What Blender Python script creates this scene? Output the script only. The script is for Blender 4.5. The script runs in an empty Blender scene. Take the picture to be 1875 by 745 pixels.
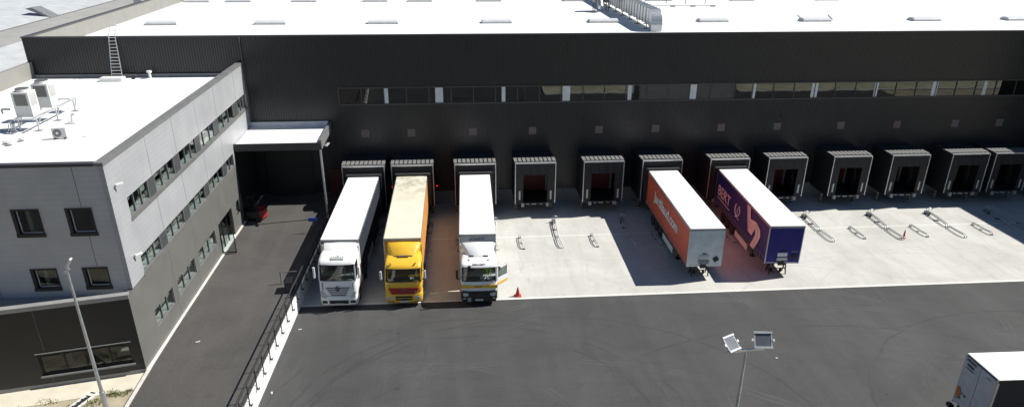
import bpy, bmesh, math, random
from mathutils import Vector, Matrix
random.seed(7)
S = bpy.context.scene
COL = S.collection

# ------------------------------------------------------------------ camera
YAW, PITCH, ROLL = 0.0922, 0.4643, 0.0067
def cam_axes():
    cy, sy = math.cos(YAW), math.sin(YAW); cp, sp = math.cos(PITCH), math.sin(PITCH)
    f = Vector((sy*cp, cy*cp, -sp)); r = Vector((cy, -sy, 0)); u = r.cross(f)
    cr, sr = math.cos(ROLL), math.sin(ROLL)
    return r*cr+u*sr, -r*sr+u*cr, f
r_, u_, f_ = cam_axes()
cam = bpy.data.cameras.new('camera'); camo = bpy.data.objects.new('camera', cam); COL.objects.link(camo)
camo.matrix_world = Matrix(((r_.x, u_.x, -f_.x, -2.6972), (r_.y, u_.y, -f_.y, -61.877), (r_.z, u_.z, -f_.z, 23.9262), (0, 0, 0, 1)))
cam.sensor_width = 36; cam.lens = 1374.84*36/1875
cam.shift_x = -(941.669-937.5)/1875; cam.shift_y = (530.657-372.5)/1875
cam.clip_start = 0.5; cam.clip_end = 3000
S.camera = camo

# ------------------------------------------------------------------ light
SUN = Vector((0.97, 0.19, 1.0)).normalized()
w = bpy.data.worlds.new('World'); S.world = w; w.use_nodes = True
nt = w.node_tree; nt.nodes.clear()
sky = nt.nodes.new('ShaderNodeTexSky'); sky.sky_type = 'NISHITA'; sky.sun_disc = False
sky.air_density = 1.0; sky.dust_density = 0.1; sky.ozone_density = 3.0
sky.sun_elevation = math.radians(45); sky.sun_rotation = math.atan2(SUN.x, SUN.y)
bg = nt.nodes.new('ShaderNodeBackground'); bg.inputs[1].default_value = 0.05
wo = nt.nodes.new('ShaderNodeOutputWorld')
nt.links.new(sky.outputs[0], bg.inputs[0]); nt.links.new(bg.outputs[0], wo.inputs[0])
sl = bpy.data.lights.new('sun', 'SUN'); sl.energy = 5.0; sl.angle = math.radians(0.53); sl.color = (1.0, 0.965, 0.90)
so = bpy.data.objects.new('sun', sl); COL.objects.link(so); so.location = (60, 20, 70)
so.rotation_euler = SUN.to_track_quat('Z', 'Y').to_euler()
S.view_settings.view_transform = 'Standard'; S.view_settings.look = 'None'
S.view_settings.exposure = 0.5; S.view_settings.gamma = 1.0
S.render.engine = 'CYCLES'
S.cycles.max_bounces = 8; S.cycles.transparent_max_bounces = 12
S.cycles.use_denoising = True

# ------------------------------------------------------------------ materials
def new_mat(name):
    m = bpy.data.materials.new(name); m.use_nodes = True
    n = m.node_tree.nodes; return m, m.node_tree, n['Principled BSDF']
def rgb(c): return (c[0], c[1], c[2], 1.0)
def math_node(t, op, a, b=None, clamp=False):
    n = t.nodes.new('ShaderNodeMath'); n.operation = op; n.use_clamp = clamp
    for i, x in enumerate([a] if b is None else [a, b]):
        if isinstance(x, (int, float)): n.inputs[i].default_value = x
        else: t.links.new(x, n.inputs[i])
    return n.outputs[0]
def pos_node(t, scale=(1, 1, 1), obj=True):
    if obj:
        c = t.nodes.new('ShaderNodeTexCoord').outputs['Object']
    else:
        c = t.nodes.new('ShaderNodeNewGeometry').outputs['Position']
    mp = t.nodes.new('ShaderNodeMapping'); mp.inputs['Scale'].default_value = scale
    t.links.new(c, mp.inputs[0]); return mp.outputs[0]
def noise(t, vec, scale, detail=4, rough=.55, dist=0):
    n = t.nodes.new('ShaderNodeTexNoise'); n.inputs['Scale'].default_value = scale
    n.inputs['Detail'].default_value = detail; n.inputs['Roughness'].default_value = rough
    n.inputs['Distortion'].default_value = dist
    t.links.new(vec, n.inputs['Vector']); return n.outputs[0]
def ramp(t, fac, lo, hi):
    n = t.nodes.new('ShaderNodeMapRange'); n.inputs[1].default_value = lo; n.inputs[2].default_value = hi
    n.clamp = True; t.links.new(fac, n.inputs[0]); return n.outputs[0]
def mix(t, fac, a, b, mode='MIX'):
    n = t.nodes.new('ShaderNodeMix'); n.data_type = 'RGBA'; n.blend_type = mode
    if isinstance(fac, (int, float)): n.inputs[0].default_value = fac
    else: t.links.new(fac, n.inputs[0])
    for i, x in ((6, a), (7, b)):
        if isinstance(x, tuple): n.inputs[i].default_value = rgb(x)
        else: t.links.new(x, n.inputs[i])
    return n.outputs[2]
def bump(t, b, h, strength=.2, dist=.02):
    n = t.nodes.new('ShaderNodeBump'); n.inputs['Strength'].default_value = strength; n.inputs['Distance'].default_value = dist
    t.links.new(h, n.inputs['Height']); t.links.new(n.outputs[0], b.inputs['Normal'])
def sc(c, k): return tuple(min(1, x*k) for x in c)
_mc = {}
def M(name, col, rough=.5, metal=0, var=.12, scale=2.0, bmp=0, dirt=0, dirtcol=(.12, .11, .09), spec=.5, coat=0):
    """painted/plain material with a little large-scale and small-scale variation"""
    if name in _mc: return _mc[name]
    m, t, b = new_mat(name); v = pos_node(t)
    n1 = noise(t, v, scale, 5, .6)
    c = mix(t, ramp(t, n1, .3, .7), sc(col, 1-var), sc(col, 1+var))
    if dirt:
        n2 = noise(t, v, scale*.45, 6, .7, .6)
        c = mix(t, math_node(t, 'MULTIPLY', ramp(t, n2, .5, .78), dirt), c, dirtcol)
    t.links.new(c, b.inputs['Base Color'])
    b.inputs['Metallic'].default_value = metal; b.inputs['Specular IOR Level'].default_value = spec
    b.inputs['Coat Weight'].default_value = coat
    r = t.nodes.new('ShaderNodeMapRange'); r.inputs[3].default_value = max(.02, rough*.8); r.inputs[4].default_value = min(1, rough*1.25)
    t.links.new(n1, r.inputs[0]); t.links.new(r.outputs[0], b.inputs['Roughness'])
    if bmp: bump(t, b, noise(t, v, scale*12, 3), bmp, .01)
    _mc[name] = m; return m

def ring(t, x, y, cx, cy, R, wd):
    dx = math_node(t, 'SUBTRACT', x, cx); dy = math_node(t, 'SUBTRACT', y, cy)
    d = math_node(t, 'SQRT', math_node(t, 'ADD', math_node(t, 'MULTIPLY', dx, dx), math_node(t, 'MULTIPLY', dy, dy)))
    a = math_node(t, 'ABSOLUTE', math_node(t, 'SUBTRACT', d, R))
    return math_node(t, 'SUBTRACT', 1.0, math_node(t, 'DIVIDE', a, wd), True)

def asphalt(name, base, warm=1.0, arcs=(), darks=()):
    m, t, b = new_mat(name); v = pos_node(t, obj=False)
    fine = noise(t, v, 9, 6, .8); big = noise(t, v, .16, 5, .6, .8)
    st = noise(t, pos_node(t, (.35, .05, 1), False), 1.6, 5, .65, .3)
    c = mix(t, ramp(t, big, .3, .7), sc(base, .82), sc((base[0]*warm, base[1], base[2]), 1.16))
    c = mix(t, math_node(t, 'MULTIPLY', ramp(t, st, .45, .72), .55), c, sc(base, 1.42))
    st2 = noise(t, pos_node(t, (.12, .5, 1), False), 1.3, 6, .7, 1.2)
    c = mix(t, math_node(t, 'MULTIPLY', ramp(t, st2, .52, .74), .5), c, sc(base, .72))
    c = mix(t, math_node(t, 'MULTIPLY', ramp(t, fine, .48, .72), .42), c, sc(base, 1.9))
    ed = noise(t, v, .9, 5, .7, .5)
    c = mix(t, math_node(t, 'MULTIPLY', ramp(t, ed, .58, .70), .22), c, sc(base, .6))
    sp = t.nodes.new('ShaderNodeTexVoronoi'); sp.inputs['Scale'].default_value = .33
    t.links.new(v, sp.inputs['Vector'])
    spot = math_node(t, 'LESS_THAN', sp.outputs['Distance'], .045)
    c = mix(t, math_node(t, 'MULTIPLY', spot, .5), c, sc(base, .5))
    if arcs:
        s = t.nodes.new('ShaderNodeSeparateXYZ'); t.links.new(v, s.inputs[0])
        wob = noise(t, v, .5, 3)
        tot = None
        x = math_node(t, 'ADD', s.outputs[0], math_node(t, 'MULTIPLY', wob, .9))
        for (cx, cy, R, wd) in arcs:
            for off in (0, .35):
                k = ring(t, x, s.outputs[1], cx, cy, R+off, wd)
                tot = k if tot is None else math_node(t, 'MAXIMUM', tot, k)
        brk = ramp(t, noise(t, v, .22, 4, .6), .46, .66)
        brk2 = ramp(t, noise(t, v, .3, 4, .6), .40, .55)
        k = math_node(t, 'MULTIPLY', math_node(t, 'MULTIPLY', tot, brk), .30)
        c = mix(t, k, c, sc(base, 2.1))
        tot = None
        for (cx, cy, R, wd) in darks:
            q = ring(t, x, s.outputs[1], cx, cy, R, wd)
            tot = q if tot is None else math_node(t, 'MAXIMUM', tot, q)
        c = mix(t, math_node(t, 'MULTIPLY', math_node(t, 'MULTIPLY', tot, brk2), .36), c, sc(base, .45))
    t.links.new(c, b.inputs['Base Color']); b.inputs['Roughness'].default_value = .86; b.inputs['Specular IOR Level'].default_value = .25
    bump(t, b, noise(t, v, 30, 3), .3, .02)
    return m

def concrete_apron():
    m, t, b = new_mat('apron concrete'); v = pos_node(t, obj=False)
    big = noise(t, v, .22, 6, .65, .5); fine = noise(t, v, 5, 5, .7)
    st = noise(t, pos_node(t, (1, .13, 1), False), .9, 6, .7, .3)
    base = (.505, .495, .462)
    c = mix(t, ramp(t, big, .3, .72), sc(base, .84), sc(base, 1.12))
    c = mix(t, math_node(t, 'MULTIPLY', ramp(t, st, .46, .74), .42), c, (.33, .325, .30))
    st3 = noise(t, pos_node(t, (.9, .22, 1), False), 1.7, 6, .72, 1.0)
    c = mix(t, math_node(t, 'MULTIPLY', ramp(t, st3, .56, .74), .45), c, (.24, .235, .225))
    c = mix(t, math_node(t, 'MULTIPLY', ramp(t, fine, .55, .8), .25), c, (.33, .32, .30))
    s = t.nodes.new('ShaderNodeSeparateXYZ'); t.links.new(v, s.inputs[0])
    # pale joint strip along y=-4.55 and finer saw cuts
    def band(o, c0, wd):
        return math_node(t, 'LESS_THAN', math_node(t, 'ABSOLUTE', math_node(t, 'SUBTRACT', o, c0)), wd)
    c = mix(t, math_node(t, 'MULTIPLY', band(s.outputs[1], -4.55, .08), .8), c, (.66, .65, .62))
    c = mix(t, math_node(t, 'MULTIPLY', band(s.outputs[1], -9.6, .03), .35), c, (.30, .29, .27))
    c = mix(t, math_node(t, 'MULTIPLY', band(s.outputs[1], -15.63, .14), .7), c, (.66, .65, .62))
    fr = math_node(t, 'FRACT', math_node(t, 'DIVIDE', math_node(t, 'ADD', s.outputs[0], 100.3), 5.6))
    c = mix(t, math_node(t, 'MULTIPLY', math_node(t, 'LESS_THAN', fr, .006), .3), c, (.30, .29, .27))
    dv = t.nodes.new('ShaderNodeTexVoronoi'); dv.inputs['Scale'].default_value = .8; t.links.new(v, dv.inputs['Vector'])
    c = mix(t, math_node(t, 'MULTIPLY', math_node(t, 'LESS_THAN', dv.outputs['Distance'], .06), .3), c, (.2, .195, .185))
    for (cx, cy, R) in ((10, -26, 17), (31, -28, 18), (36, -24, 15), (18, -30, 19)):
        q = ring(t, s.outputs[0], s.outputs[1], cx, cy, R, .16)
        c = mix(t, math_node(t, 'MULTIPLY', math_node(t, 'MULTIPLY', q, ramp(t, big, .45, .65)), .3), c, (.22, .21, .2))
    t.links.new(c, b.inputs['Base Color']); b.inputs['Roughness'].default_value = .8; b.inputs['Specular IOR Level'].default_value = .3
    bump(t, b, fine, .15, .02); return m

def cladding(name, col, rough, pitch, dark=.8, metal=.0, axis=2, width=.06):
    m, t, b = new_mat(name); v = pos_node(t, obj=False)
    s = t.nodes.new('ShaderNodeSeparateXYZ'); t.links.new(v, s.inputs[0])
    fr = math_node(t, 'FRACT', math_node(t, 'DIVIDE', math_node(t, 'ADD', s.outputs[axis], 200.0), pitch))
    ln = math_node(t, 'LESS_THAN', fr, width)
    n1 = noise(t, v, .7, 4)
    c = mix(t, ramp(t, n1, .3, .7), sc(col, .93), sc(col, 1.07))
    stv = noise(t, pos_node(t, (1.0, 1.0, .12), False), 1.5, 5, .65)
    c = mix(t, math_node(t, 'MULTIPLY', ramp(t, stv, .52, .8), .18), c, sc(col, .62))
    c = mix(t, ln, c, sc(col, dark))
    t.links.new(c, b.inputs['Base Color']); b.inputs['Metallic'].default_value = metal
    r = t.nodes.new('ShaderNodeMapRange'); r.inputs[3].default_value = rough*.8; r.inputs[4].default_value = rough*1.2
    t.links.new(n1, r.inputs[0]); t.links.new(r.outputs[0], b.inputs['Roughness'])
    bump(t, b, ln, -.4 if False else .35, .01); return m

def glass(name, tint=(.5, .6, .6), refl=1.0, trans=.55, ior=1.7):
    m, t, b = new_mat(name); t.nodes.remove(b)
    out = [n for n in t.nodes if n.type == 'OUTPUT_MATERIAL'][0]
    g = t.nodes.new('ShaderNodeBsdfGlossy'); g.inputs['Roughness'].default_value = .01
    g.inputs['Color'].default_value = (refl, refl, refl, 1)
    tr = t.nodes.new('ShaderNodeBsdfTransparent')
    v = pos_node(t, obj=False); n1 = noise(t, v, .8, 2)
    cc = mix(t, n1, sc(tint, trans*.95), sc(tint, trans*1.05)); t.links.new(cc, tr.inputs[0])
    lw = t.nodes.new('ShaderNodeLayerWeight'); lw.inputs[0].default_value = .5; r0 = ((ior-1)/(ior+1))**2
    fz_ = math_node(t, 'ADD', math_node(t, 'MULTIPLY', math_node(t, 'POWER', lw.outputs['Facing'], 5.0), 1-r0), r0)
    mx = t.nodes.new('ShaderNodeMixShader')
    t.links.new(fz_, mx.inputs[0]); t.links.new(tr.outputs[0], mx.inputs[1]); t.links.new(g.outputs[0], mx.inputs[2])
    bp = t.nodes.new('ShaderNodeBump'); bp.inputs['Strength'].default_value = .035; bp.inputs['Distance'].default_value = .05
    t.links.new(noise(t, v, .9, 1), bp.inputs['Height']); t.links.new(bp.outputs[0], g.inputs['Normal'])
    t.links.new(mx.outputs[0], out.inputs[0]); return m

def striped(name, ca, cb, pitch, axis=2, slant=0.0):
    m, t, b = new_mat(name); v = pos_node(t)
    s = t.nodes.new('ShaderNodeSeparateXYZ'); t.links.new(v, s.inputs[0])
    a = math_node(t, 'ADD', math_node(t, 'ADD', s.outputs[axis], 50.0), math_node(t, 'MULTIPLY', s.outputs[0], slant))
    fr = math_node(t, 'FRACT', math_node(t, 'DIVIDE', a, pitch))
    c = mix(t, math_node(t, 'LESS_THAN', fr, .5), ca, cb)
    t.links.new(c, b.inputs['Base Color']); b.inputs['Roughness'].default_value = .6; return m

def emit(name, col, k):
    m, t, b = new_mat(name); b.inputs['Emission Color'].default_value = rgb(col); b.inputs['Emission Strength'].default_value = k
    b.inputs['Base Color'].default_value = rgb(sc(col, .3)); return m

asph_yard = asphalt('yard asphalt', (.060, .0597, .0595), 1.0,
    [(12, -36, 19.5, .16), (14, -38, 24, .14), (30, -12, 13, .16), (24, -30, 11, .13), (40, -36, 17, .15), (-4, -33, 9, .12), (28, -20, 6, .13), (2, -44, 20, .16)],
    [(-1, -30, 9.4, .14), (-1, -30, 10.6, .12), (-1.4, -30, 11.6, .12), (3, -33, 14.6, .14), (-10, -22, 6, .13), (20, -44, 23, .15), (34, -34, 14, .14)])
asph_drive = asphalt('driveway asphalt', (.068, .065, .062), 1.02)
apron_m = concrete_apron()
soil = M('dry soil', (.36, .31, .22), .95, 0, .25, 1.1, .5, .5, (.24, .22, .12))
path_m = M('path concrete', (.60, .55, .44), .85, 0, .08, 1.3, .1, .25, (.38, .34, .27))
kerb_m = M('kerb concrete', (.56, .54, .50), .8, 0, .1, 2, .1, .3, (.3, .28, .25))
wallwhite = M('retaining wall concrete', (.72, .72, .69), .8, 0, .07, 1.2, .1, .3, (.45, .43, .4))
clad_dark = cladding('anthracite cladding', (.030, .032, .036), .30, 50, 1, .25)
clad_silver = cladding('silver cladding', (.375, .385, .40), .42, .30, .80, .1)
clad_taupe = cladding('taupe cladding', (.150, .147, .138), .45, .30, .82, .1)
clad_taupe_shade = cladding('shaded taupe cladding', (.014, .014, .015), .5, .6, .85, .0)  # darkened copy of the taupe, front wall's shade put into the colour
beige = M('beige render', (.225, .22, .203), .8, 0, .06, .7, 0, .25, (.28, .25, .2))
membrane = M('white roof membrane', (.80, .80, .78), .7, 0, .04, .4, 0, .22, (.66, .64, .6))
sheet_m = M('pale sheet roof', (.50, .52, .53), .55, .1, .10, .6, 0, .6, (.36, .38, .40))
gravel_m = M('grey beige roof felt', (.31, .305, .285), .9, 0, .1, .5, 0, .4, (.22, .21, .19))
black = M('black steel', (.012, .012, .013), .45, 0, .2)
rubber = M('black rubber', (.018, .018, .019), .75, 0, .25, 3, .1, .35, (.06, .055, .05))
curtain_m = M('black curtain fabric', (.013, .013, .0145), .7, 0, .2, 2)
grey_metal = M('grey metal', (.22, .225, .23), .45, .3, .1, 3, 0, .3)
dkgrey = M('dark grey metal', (.07, .072, .076), .5, .1, .12, 3)
galv = M('galvanised steel', (.50, .52, .54), .35, .65, .12, 5, 0, .2, (.3, .3, .3))
alu = M('brushed aluminium', (.68, .69, .70), .35, .5, .06, 3)
white_p = M('white paint', (.80, .80, .79), .4, 0, .04, 2, 0, .2, (.55, .52, .48), coat=.2)
white_d = M('white dusty paint', (.68, .69, .69), .5, 0, .06, 1.5, 0, .35, (.45, .43, .4))
slat_m = M('ribbed grey roofing', (.18, .18, .176), .6, .0, .12, 6, 0, .3, (.15, .14, .13))
plinth_m = M('concrete plinth', (.20, .205, .21), .85, 0, .12, 1.5, .1, .4, (.1, .1, .1))
red_door = M('dark red door', (.15, .014, .012), .5, 0, .12, 2)
red_p = M('red paint', (.26, .018, .014), .4, 0, .1)
yellow_p = M('yellow paint', (.78, .46, .035), .38, 0, .05, 1.5, 0, .25, (.45, .27, .06), coat=.3)
glass_band = glass('ribbon glass', (.75, .9, .95), 1.0, .5, 1.85)
glass_off = glass('office glass', (.88, .93, .915), 1.0, .86, 1.5)
glass_cab = glass('cab glass', (.7, .8, .8), 1.0, .55)
lens = M('headlight lens', (.55, .58, .6), .12, .3, .15, 8)
int_wall = M('office interior paint', (.30, .30, .29), .8)
int_floor = M('office floor', (.30, .29, .27), .6)
dark_int = M('dark interior', (.006, .006, .007), .9)
sillw = M('white window board', (.75, .75, .73), .5)
orange_p = M('orange plastic', (.42, .035, .028), .5, 0, .1)
blue_p = M('blue sign paint', (.03, .12, .5), .4)
paper = M('paper', (.45, .45, .43), .7)
stripe_leg = striped('black and yellow stripes', (.02, .02, .02), (.34, .29, .19), .26)

# ------------------------------------------------------------------ mesh builder
class MB:
    def __init__(s): s.v = []; s.f = []; s.sm = []
    def add(s, vs, fs, smooth=False):
        o = len(s.v); s.v += [tuple(v) for v in vs]
        for f in fs: s.f.append([i+o for i in f]); s.sm.append(smooth)
        return s
    def box(s, x0, x1, y0, y1, z0, z1):
        v = [(x, y, z) for z in (z0, z1) for y in (y0, y1) for x in (x0, x1)]
        return s.add(v, [(0, 2, 3, 1), (4, 5, 7, 6), (0, 1, 5, 4), (2, 6, 7, 3), (0, 4, 6, 2), (1, 3, 7, 5)])
    def bar(s, a, b, w, h=None, up=(0, 0, 1)):
        h = h or w; a = Vector(a); b = Vector(b); d = (b-a).normalized(); u = Vector(up)
        if abs(d.dot(u)) > .98: u = Vector((0, 1, 0))
        r = d.cross(u).normalized(); u = r.cross(d)
        v = [p+r*i*w/2+u*j*h/2 for p in (a, b) for j in (-1, 1) for i in (-1, 1)]
        return s.add(v, [(0, 2, 3, 1), (4, 5, 7, 6), (0, 1, 5, 4), (2, 6, 7, 3), (0, 4, 6, 2), (1, 3, 7, 5)])
    def cyl(s, a, b, r0, r1=None, n=12):
        r1 = r0 if r1 is None else r1; a = Vector(a); b = Vector(b); d = (b-a).normalized()
        t = Vector((0, 0, 1)) if abs(d.z) < .9 else Vector((1, 0, 0))
        x = d.cross(t).normalized(); y = d.cross(x); vs = []
        for p, r in ((a, r0), (b, r1)):
            for k in range(n):
                q = 2*math.pi*k/n; vs.append(p+x*math.cos(q)*r+y*math.sin(q)*r)
        s.add(vs, [(k, (k+1) % n, n+(k+1) % n, n+k) for k in range(n)], True)
        s.add(vs[:n], [tuple(range(n))[::-1]]); s.add(vs[n:], [tuple(range(n))]); return s
    def tube(s, pts, r, n=8):
        pts = [Vector(p) for p in pts]; vs = []; L = len(pts)
        prev = None
        for i, p in enumerate(pts):
            d = (pts[min(i+1, L-1)]-pts[max(i-1, 0)]).normalized()
            if prev is None:
                t = Vector((0, 0, 1)) if abs(d.z) < .9 else Vector((1, 0, 0)); x = d.cross(t).normalized()
            else:
                x = (prev-d*prev.dot(d)).normalized()
            prev = x; y = d.cross(x)
            for k in range(n):
                q = 2*math.pi*k/n; vs.append(p+x*math.cos(q)*r+y*math.sin(q)*r)
        fs = [(i*n+k, i*n+(k+1) % n, (i+1)*n+(k+1) % n, (i+1)*n+k) for i in range(L-1) for k in range(n)]
        s.add(vs, fs, True); s.add(vs[:n], [tuple(range(n))[::-1]]); s.add(vs[-n:], [tuple(range(n))]); return s
    def prism(s, poly, axis, a, b):
        def P(p, q):
            if axis == 'x': return (q, p[0], p[1])
            if axis == 'y': return (p[0], q, p[1])
            return (p[0], p[1], q)
        n = len(poly); v = [P(p, a) for p in poly]+[P(p, b) for p in poly]
        return s.add(v, [tuple(range(n)), tuple(range(n, 2*n))]+[(k, (k+1) % n, n+(k+1) % n, n+k) for k in range(n)])
    def loft(s, rings, smooth=True, caps=True):
        n = len(rings[0]); vs = [p for r in rings for p in r]
        s.add(vs, [(i*n+k, i*n+(k+1) % n, (i+1)*n+(k+1) % n, (i+1)*n+k) for i in range(len(rings)-1) for k in range(n)], smooth)
        if caps: s.add(rings[0], [tuple(range(n))[::-1]]); s.add(rings[-1], [tuple(range(n))])
        return s
    def xf(s, m): s.v = [tuple(m @ Vector(p)) for p in s.v]; return s
    def build(s, name, mat, parent=None, bevel=0, auto=40):
        me = bpy.data.meshes.new(name); me.from_pydata(s.v, [], s.f)
        for p, k in zip(me.polygons, s.sm): p.use_smooth = k
        bm = bmesh.new(); bm.from_mesh(me); bmesh.ops.recalc_face_normals(bm, faces=bm.faces); bm.to_mesh(me); bm.free()
        me.materials.append(mat); me.validate()
        o = bpy.data.objects.new(name, me); COL.objects.link(o)
        if parent: o.parent = parent
        if bevel:
            md = o.modifiers.new('bevel', 'BEVEL'); md.width = bevel; md.segments = 2; md.limit_method = 'ANGLE'; md.angle_limit = math.radians(40)
        return o

def thing(name, label, cat, loc=(0, 0, 0), rz=0, group=None):
    o = bpy.data.objects.new(name, None); COL.objects.link(o); o.location = loc; o.rotation_euler = (0, 0, rz)
    o.empty_display_size = .3
    o['label'] = label; o['category'] = cat
    if group: o['group'] = group
    return o
def tag(o, label, cat, group=None):
    o['label'] = label; o['category'] = cat
    if group: o['group'] = group
    return o
def struct(o, kind='structure', label=None, cat=None):
    o['kind'] = kind
    if label: o['label'] = label; o['category'] = cat
    return o
def dup(o, parent=None):
    c = o.copy(); COL.objects.link(c)
    if parent: c.parent = parent
    for ch in list(o.children): dup(ch, c)
    return c
def text(body, size, mat, parent, m, name='lettering', bold=.0, shear=0, width=None, height=None, ext=.004):
    cu = bpy.data.curves.new('t', 'FONT'); cu.body = body; cu.size = size; cu.offset = bold; cu.shear = shear; cu.extrude = ext
    cu.align_x = 'CENTER'; cu.align_y = 'CENTER'
    o = bpy.data.objects.new('t', cu); COL.objects.link(o)
    bpy.context.view_layer.update()
    me = bpy.data.meshes.new_from_object(o.evaluated_get(bpy.context.evaluated_depsgraph_get()))
    bpy.data.objects.remove(o)
    xs = [v.co.x for v in me.vertices]; ys = [v.co.y for v in me.vertices]
    cx, cy_ = (min(xs)+max(xs))/2, (min(ys)+max(ys))/2
    kx = width/(max(xs)-min(xs)) if width else 1
    ky = height/(max(ys)-min(ys)) if height else kx
    me.transform(m @ Matrix.Diagonal((kx, ky, 1, 1)) @ Matrix.Translation((-cx, -cy_, 0)))
    me.materials.clear(); me.materials.append(mat)
    r = bpy.data.objects.new(name, me); COL.objects.link(r); r.parent = parent; return r
def frame_m(o, ux, uy):
    """matrix with x-axis ux, y-axis uy, origin o"""
    ux = Vector(ux).normalized(); uy = Vector(uy).normalized(); n = ux.cross(uy)
    return Matrix(((ux.x, uy.x, n.x, o[0]), (ux.y, uy.y, n.y, o[1]), (ux.z, uy.z, n.z, o[2]), (0, 0, 0, 1)))
def grid_wall(mb, u0, u1, z0, z1, n0, n1, holes):
    """boxes in (u,n,z) around rectangular holes (u0,u1,z0,z1)"""
    us = sorted({u0, u1, *[h[0] for h in holes], *[h[1] for h in holes]}); us = [u for u in us if u0 <= u <= u1]
    zs = sorted({z0, z1, *[h[2] for h in holes], *[h[3] for h in holes]}); zs = [z for z in zs if z0 <= z <= z1]
    for j in range(len(zs)-1):
        run = None
        for i in range(len(us)-1):
            cu, cz = (us[i]+us[i+1])/2, (zs[j]+zs[j+1])/2
            hole = any(h[0] < cu < h[1] and h[2] < cz < h[3] for h in holes)
            if not hole:
                run = us[i] if run is None else run
            if run is not None and (hole or i == len(us)-2):
                e = us[i] if hole else us[i+1]; mb.box(run, e, n0, n1, zs[j], zs[j+1]); run = None
    return mb

FY = 4.0      # warehouse facade plane
# ------------------------------------------------------------------ setting
def sheet(name, poly, z, mat, thick=0.0):
    mb = MB()
    if thick: mb.prism(poly, 'z', z-thick, z)
    else: mb.add([(x, y, z) for x, y in poly], [tuple(range(len(poly)))])
    return struct(mb.build(name, mat))
sheet('ground', [(-900, -900), (900, -900), (900, 900), (-900, 900)], -.03, soil)
sheet('yard_asphalt', [(-13.2, -15.76), (64, -15.76), (64, -130), (-90, -130), (-90, -62), (-15.0, -62)], 0.0, asph_yard)
sheet('apron', [(-13.1, FY), (64, FY), (64, -15.76), (-13.1, -15.76)], .004, apron_m)
sheet('driveway', [(-19.60, FY), (-12.55, FY), (-14.80, -62), (-18.9, -62), (-19.55, -24.9)], 1.15, asph_drive, 1.15)
sheet('dirt_verge', [(-19.74, -24.9), (-60, -33.9), (-60, -62), (-18.9, -62)], 1.0, soil, 1.0)
sheet('car_park', [(-60, -39), (-18.95, -37.0), (-18.9, -62), (-60, -62)], 1.006, asph_drive)
sheet('footpath', [(-19.75, -24.92), (-60, -34.0), (-60, -36.1), (-19.62, -26.55)], 1.03, path_m, .03)
sheet('kerb', [(-19.74, -24.7), (-19.56, -24.7), (-18.9, -62), (-19.1, -62)], 1.2, kerb_m, .2)
# verge islands across the yard that mirror in the ribbon window
def verge(x0, x1, y0, y1):
    k = MB().prism([(x0, y0), (x1, y0), (x1, y1), (x0, y1)], 'z', 0, .12)
    return k
for i, (x0, x1) in enumerate(((12, 27.5), (41.5, 120))):
    struct(verge(x0, x1, -42.2, -41.5).build('kerb', kerb_m))
    struct(MB().box(x0, x1, -61, -42.2, .002, .10).build('grass_verge', M('dry grass', (.46, .44, .30), .95, 0, .3, .5, .3, .5, (.12, .13, .05))))

# weeds
def weeds(pts, name, label):
    mb = MB()
    for (cx, cy, rad, n) in pts:
        for _ in range(n):
            a = random.random()*6.28; r = rad*random.random()**.6
            x, y = cx+math.cos(a)*r*1.5, cy+math.sin(a)*r; h = random.uniform(.05, .18); t = random.random()*6.28; w_ = .03
            dx, dy = math.cos(t)*w_, math.sin(t)*w_
            lx, ly = random.uniform(-.1, .1), random.uniform(-.1, .1)
            mb.add([(x-dx, y-dy, 1.0), (x+dx, y+dy, 1.0), (x+lx, y+ly, 1.0+h)], [(0, 1, 2)])
    o = mb.build(name, M('weed green', (.15, .16, .06), .8, 0, .4, 3)); o['kind'] = 'stuff'
    o['label'] = label; o['category'] = 'weeds'; return o
weeds([(-20.9, -26.9, .3, 150), (-20.4, -27.0, .25, 60), (-21.6, -27.7, .4, 120), (-23.9, -27.45, .35, 60), (-20.1, -26.7, .15, 30), (-22.4, -28.4, .6, 90), (-25.0, -28.3, .6, 50)],
      'weeds', 'sparse green weeds growing in the dry soil at the foot of the office')

# ------------------------------------------------------------------ warehouse
WH = thing('warehouse', 'long anthracite ribbed warehouse with white roof and ribbon window above the docks', 'warehouse', (0, FY, 0))
# local coordinates: y=0 is the facade
def ribs(mb, x0, x1, z0, z1, pitch=.21, dep=.035):
    pts = []; x = x0
    while x < x1-1e-6:
        for dx, dy in ((0, 0), (.085, 0), (.105, -dep), (.19, -dep)):
            if x+dx < x1: pts.append((x+dx, dy))
        x += pitch
    pts.append((x1, 0)); n = len(pts)
    vs = [(p[0], p[1], z0) for p in pts]+[(p[0], p[1], z1) for p in pts]
    return mb.add(vs, [(i, i+1, n+i+1, n+i) for i in range(n-1)])
mb = MB()
ribs(mb, -36.3, -11.8, 1.2, 14.8); ribs(mb, -11.8, 66, 10.56, 14.8); ribs(mb, -11.8, 66, 1.2, 9.15)
mb.build('wall', clad_dark, WH)
MB().box(-36.3, 66, .06, .3, 0, 9.1).box(-36.3, -11.85, .06, .3, 9.1, 14.7).box(-11.85, 66, .06, .3, 10.6, 14.7).build('wall_core', dark_int, WH)
MB().box(-13, 66, -.06, .05, 0, 1.2).build('plinth', plinth_m, WH)
MB().box(-36.35, 66, -.07, .28, 14.8, 14.88).box(-36.35, -35.9, .28, 260, 14.8, 14.88).build('parapet_cap', dkgrey, WH)
MB().box(-36.3, -35.95, .3, 260, 9, 14.79).build('side_parapet', beige, WH)
MB().box(-35.95, 150, .3, 260, 13.3, 13.5).build('roof', membrane, WH)
MB().box(-36.3, 66, .3, 110, 0, 13.25).build('inner_core', dark_int, WH) if False else None
MB().box(-36.3, -36.1, .3, 260, 0, 9).box(149.8, 150, .3, 260, 0, 13.25).box(-36.3, 150, 259.8, 260, 0, 13.25).box(66, 150, -.05, .2, 0, 14.8).build('side_wall', clad_dark, WH)
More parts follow.
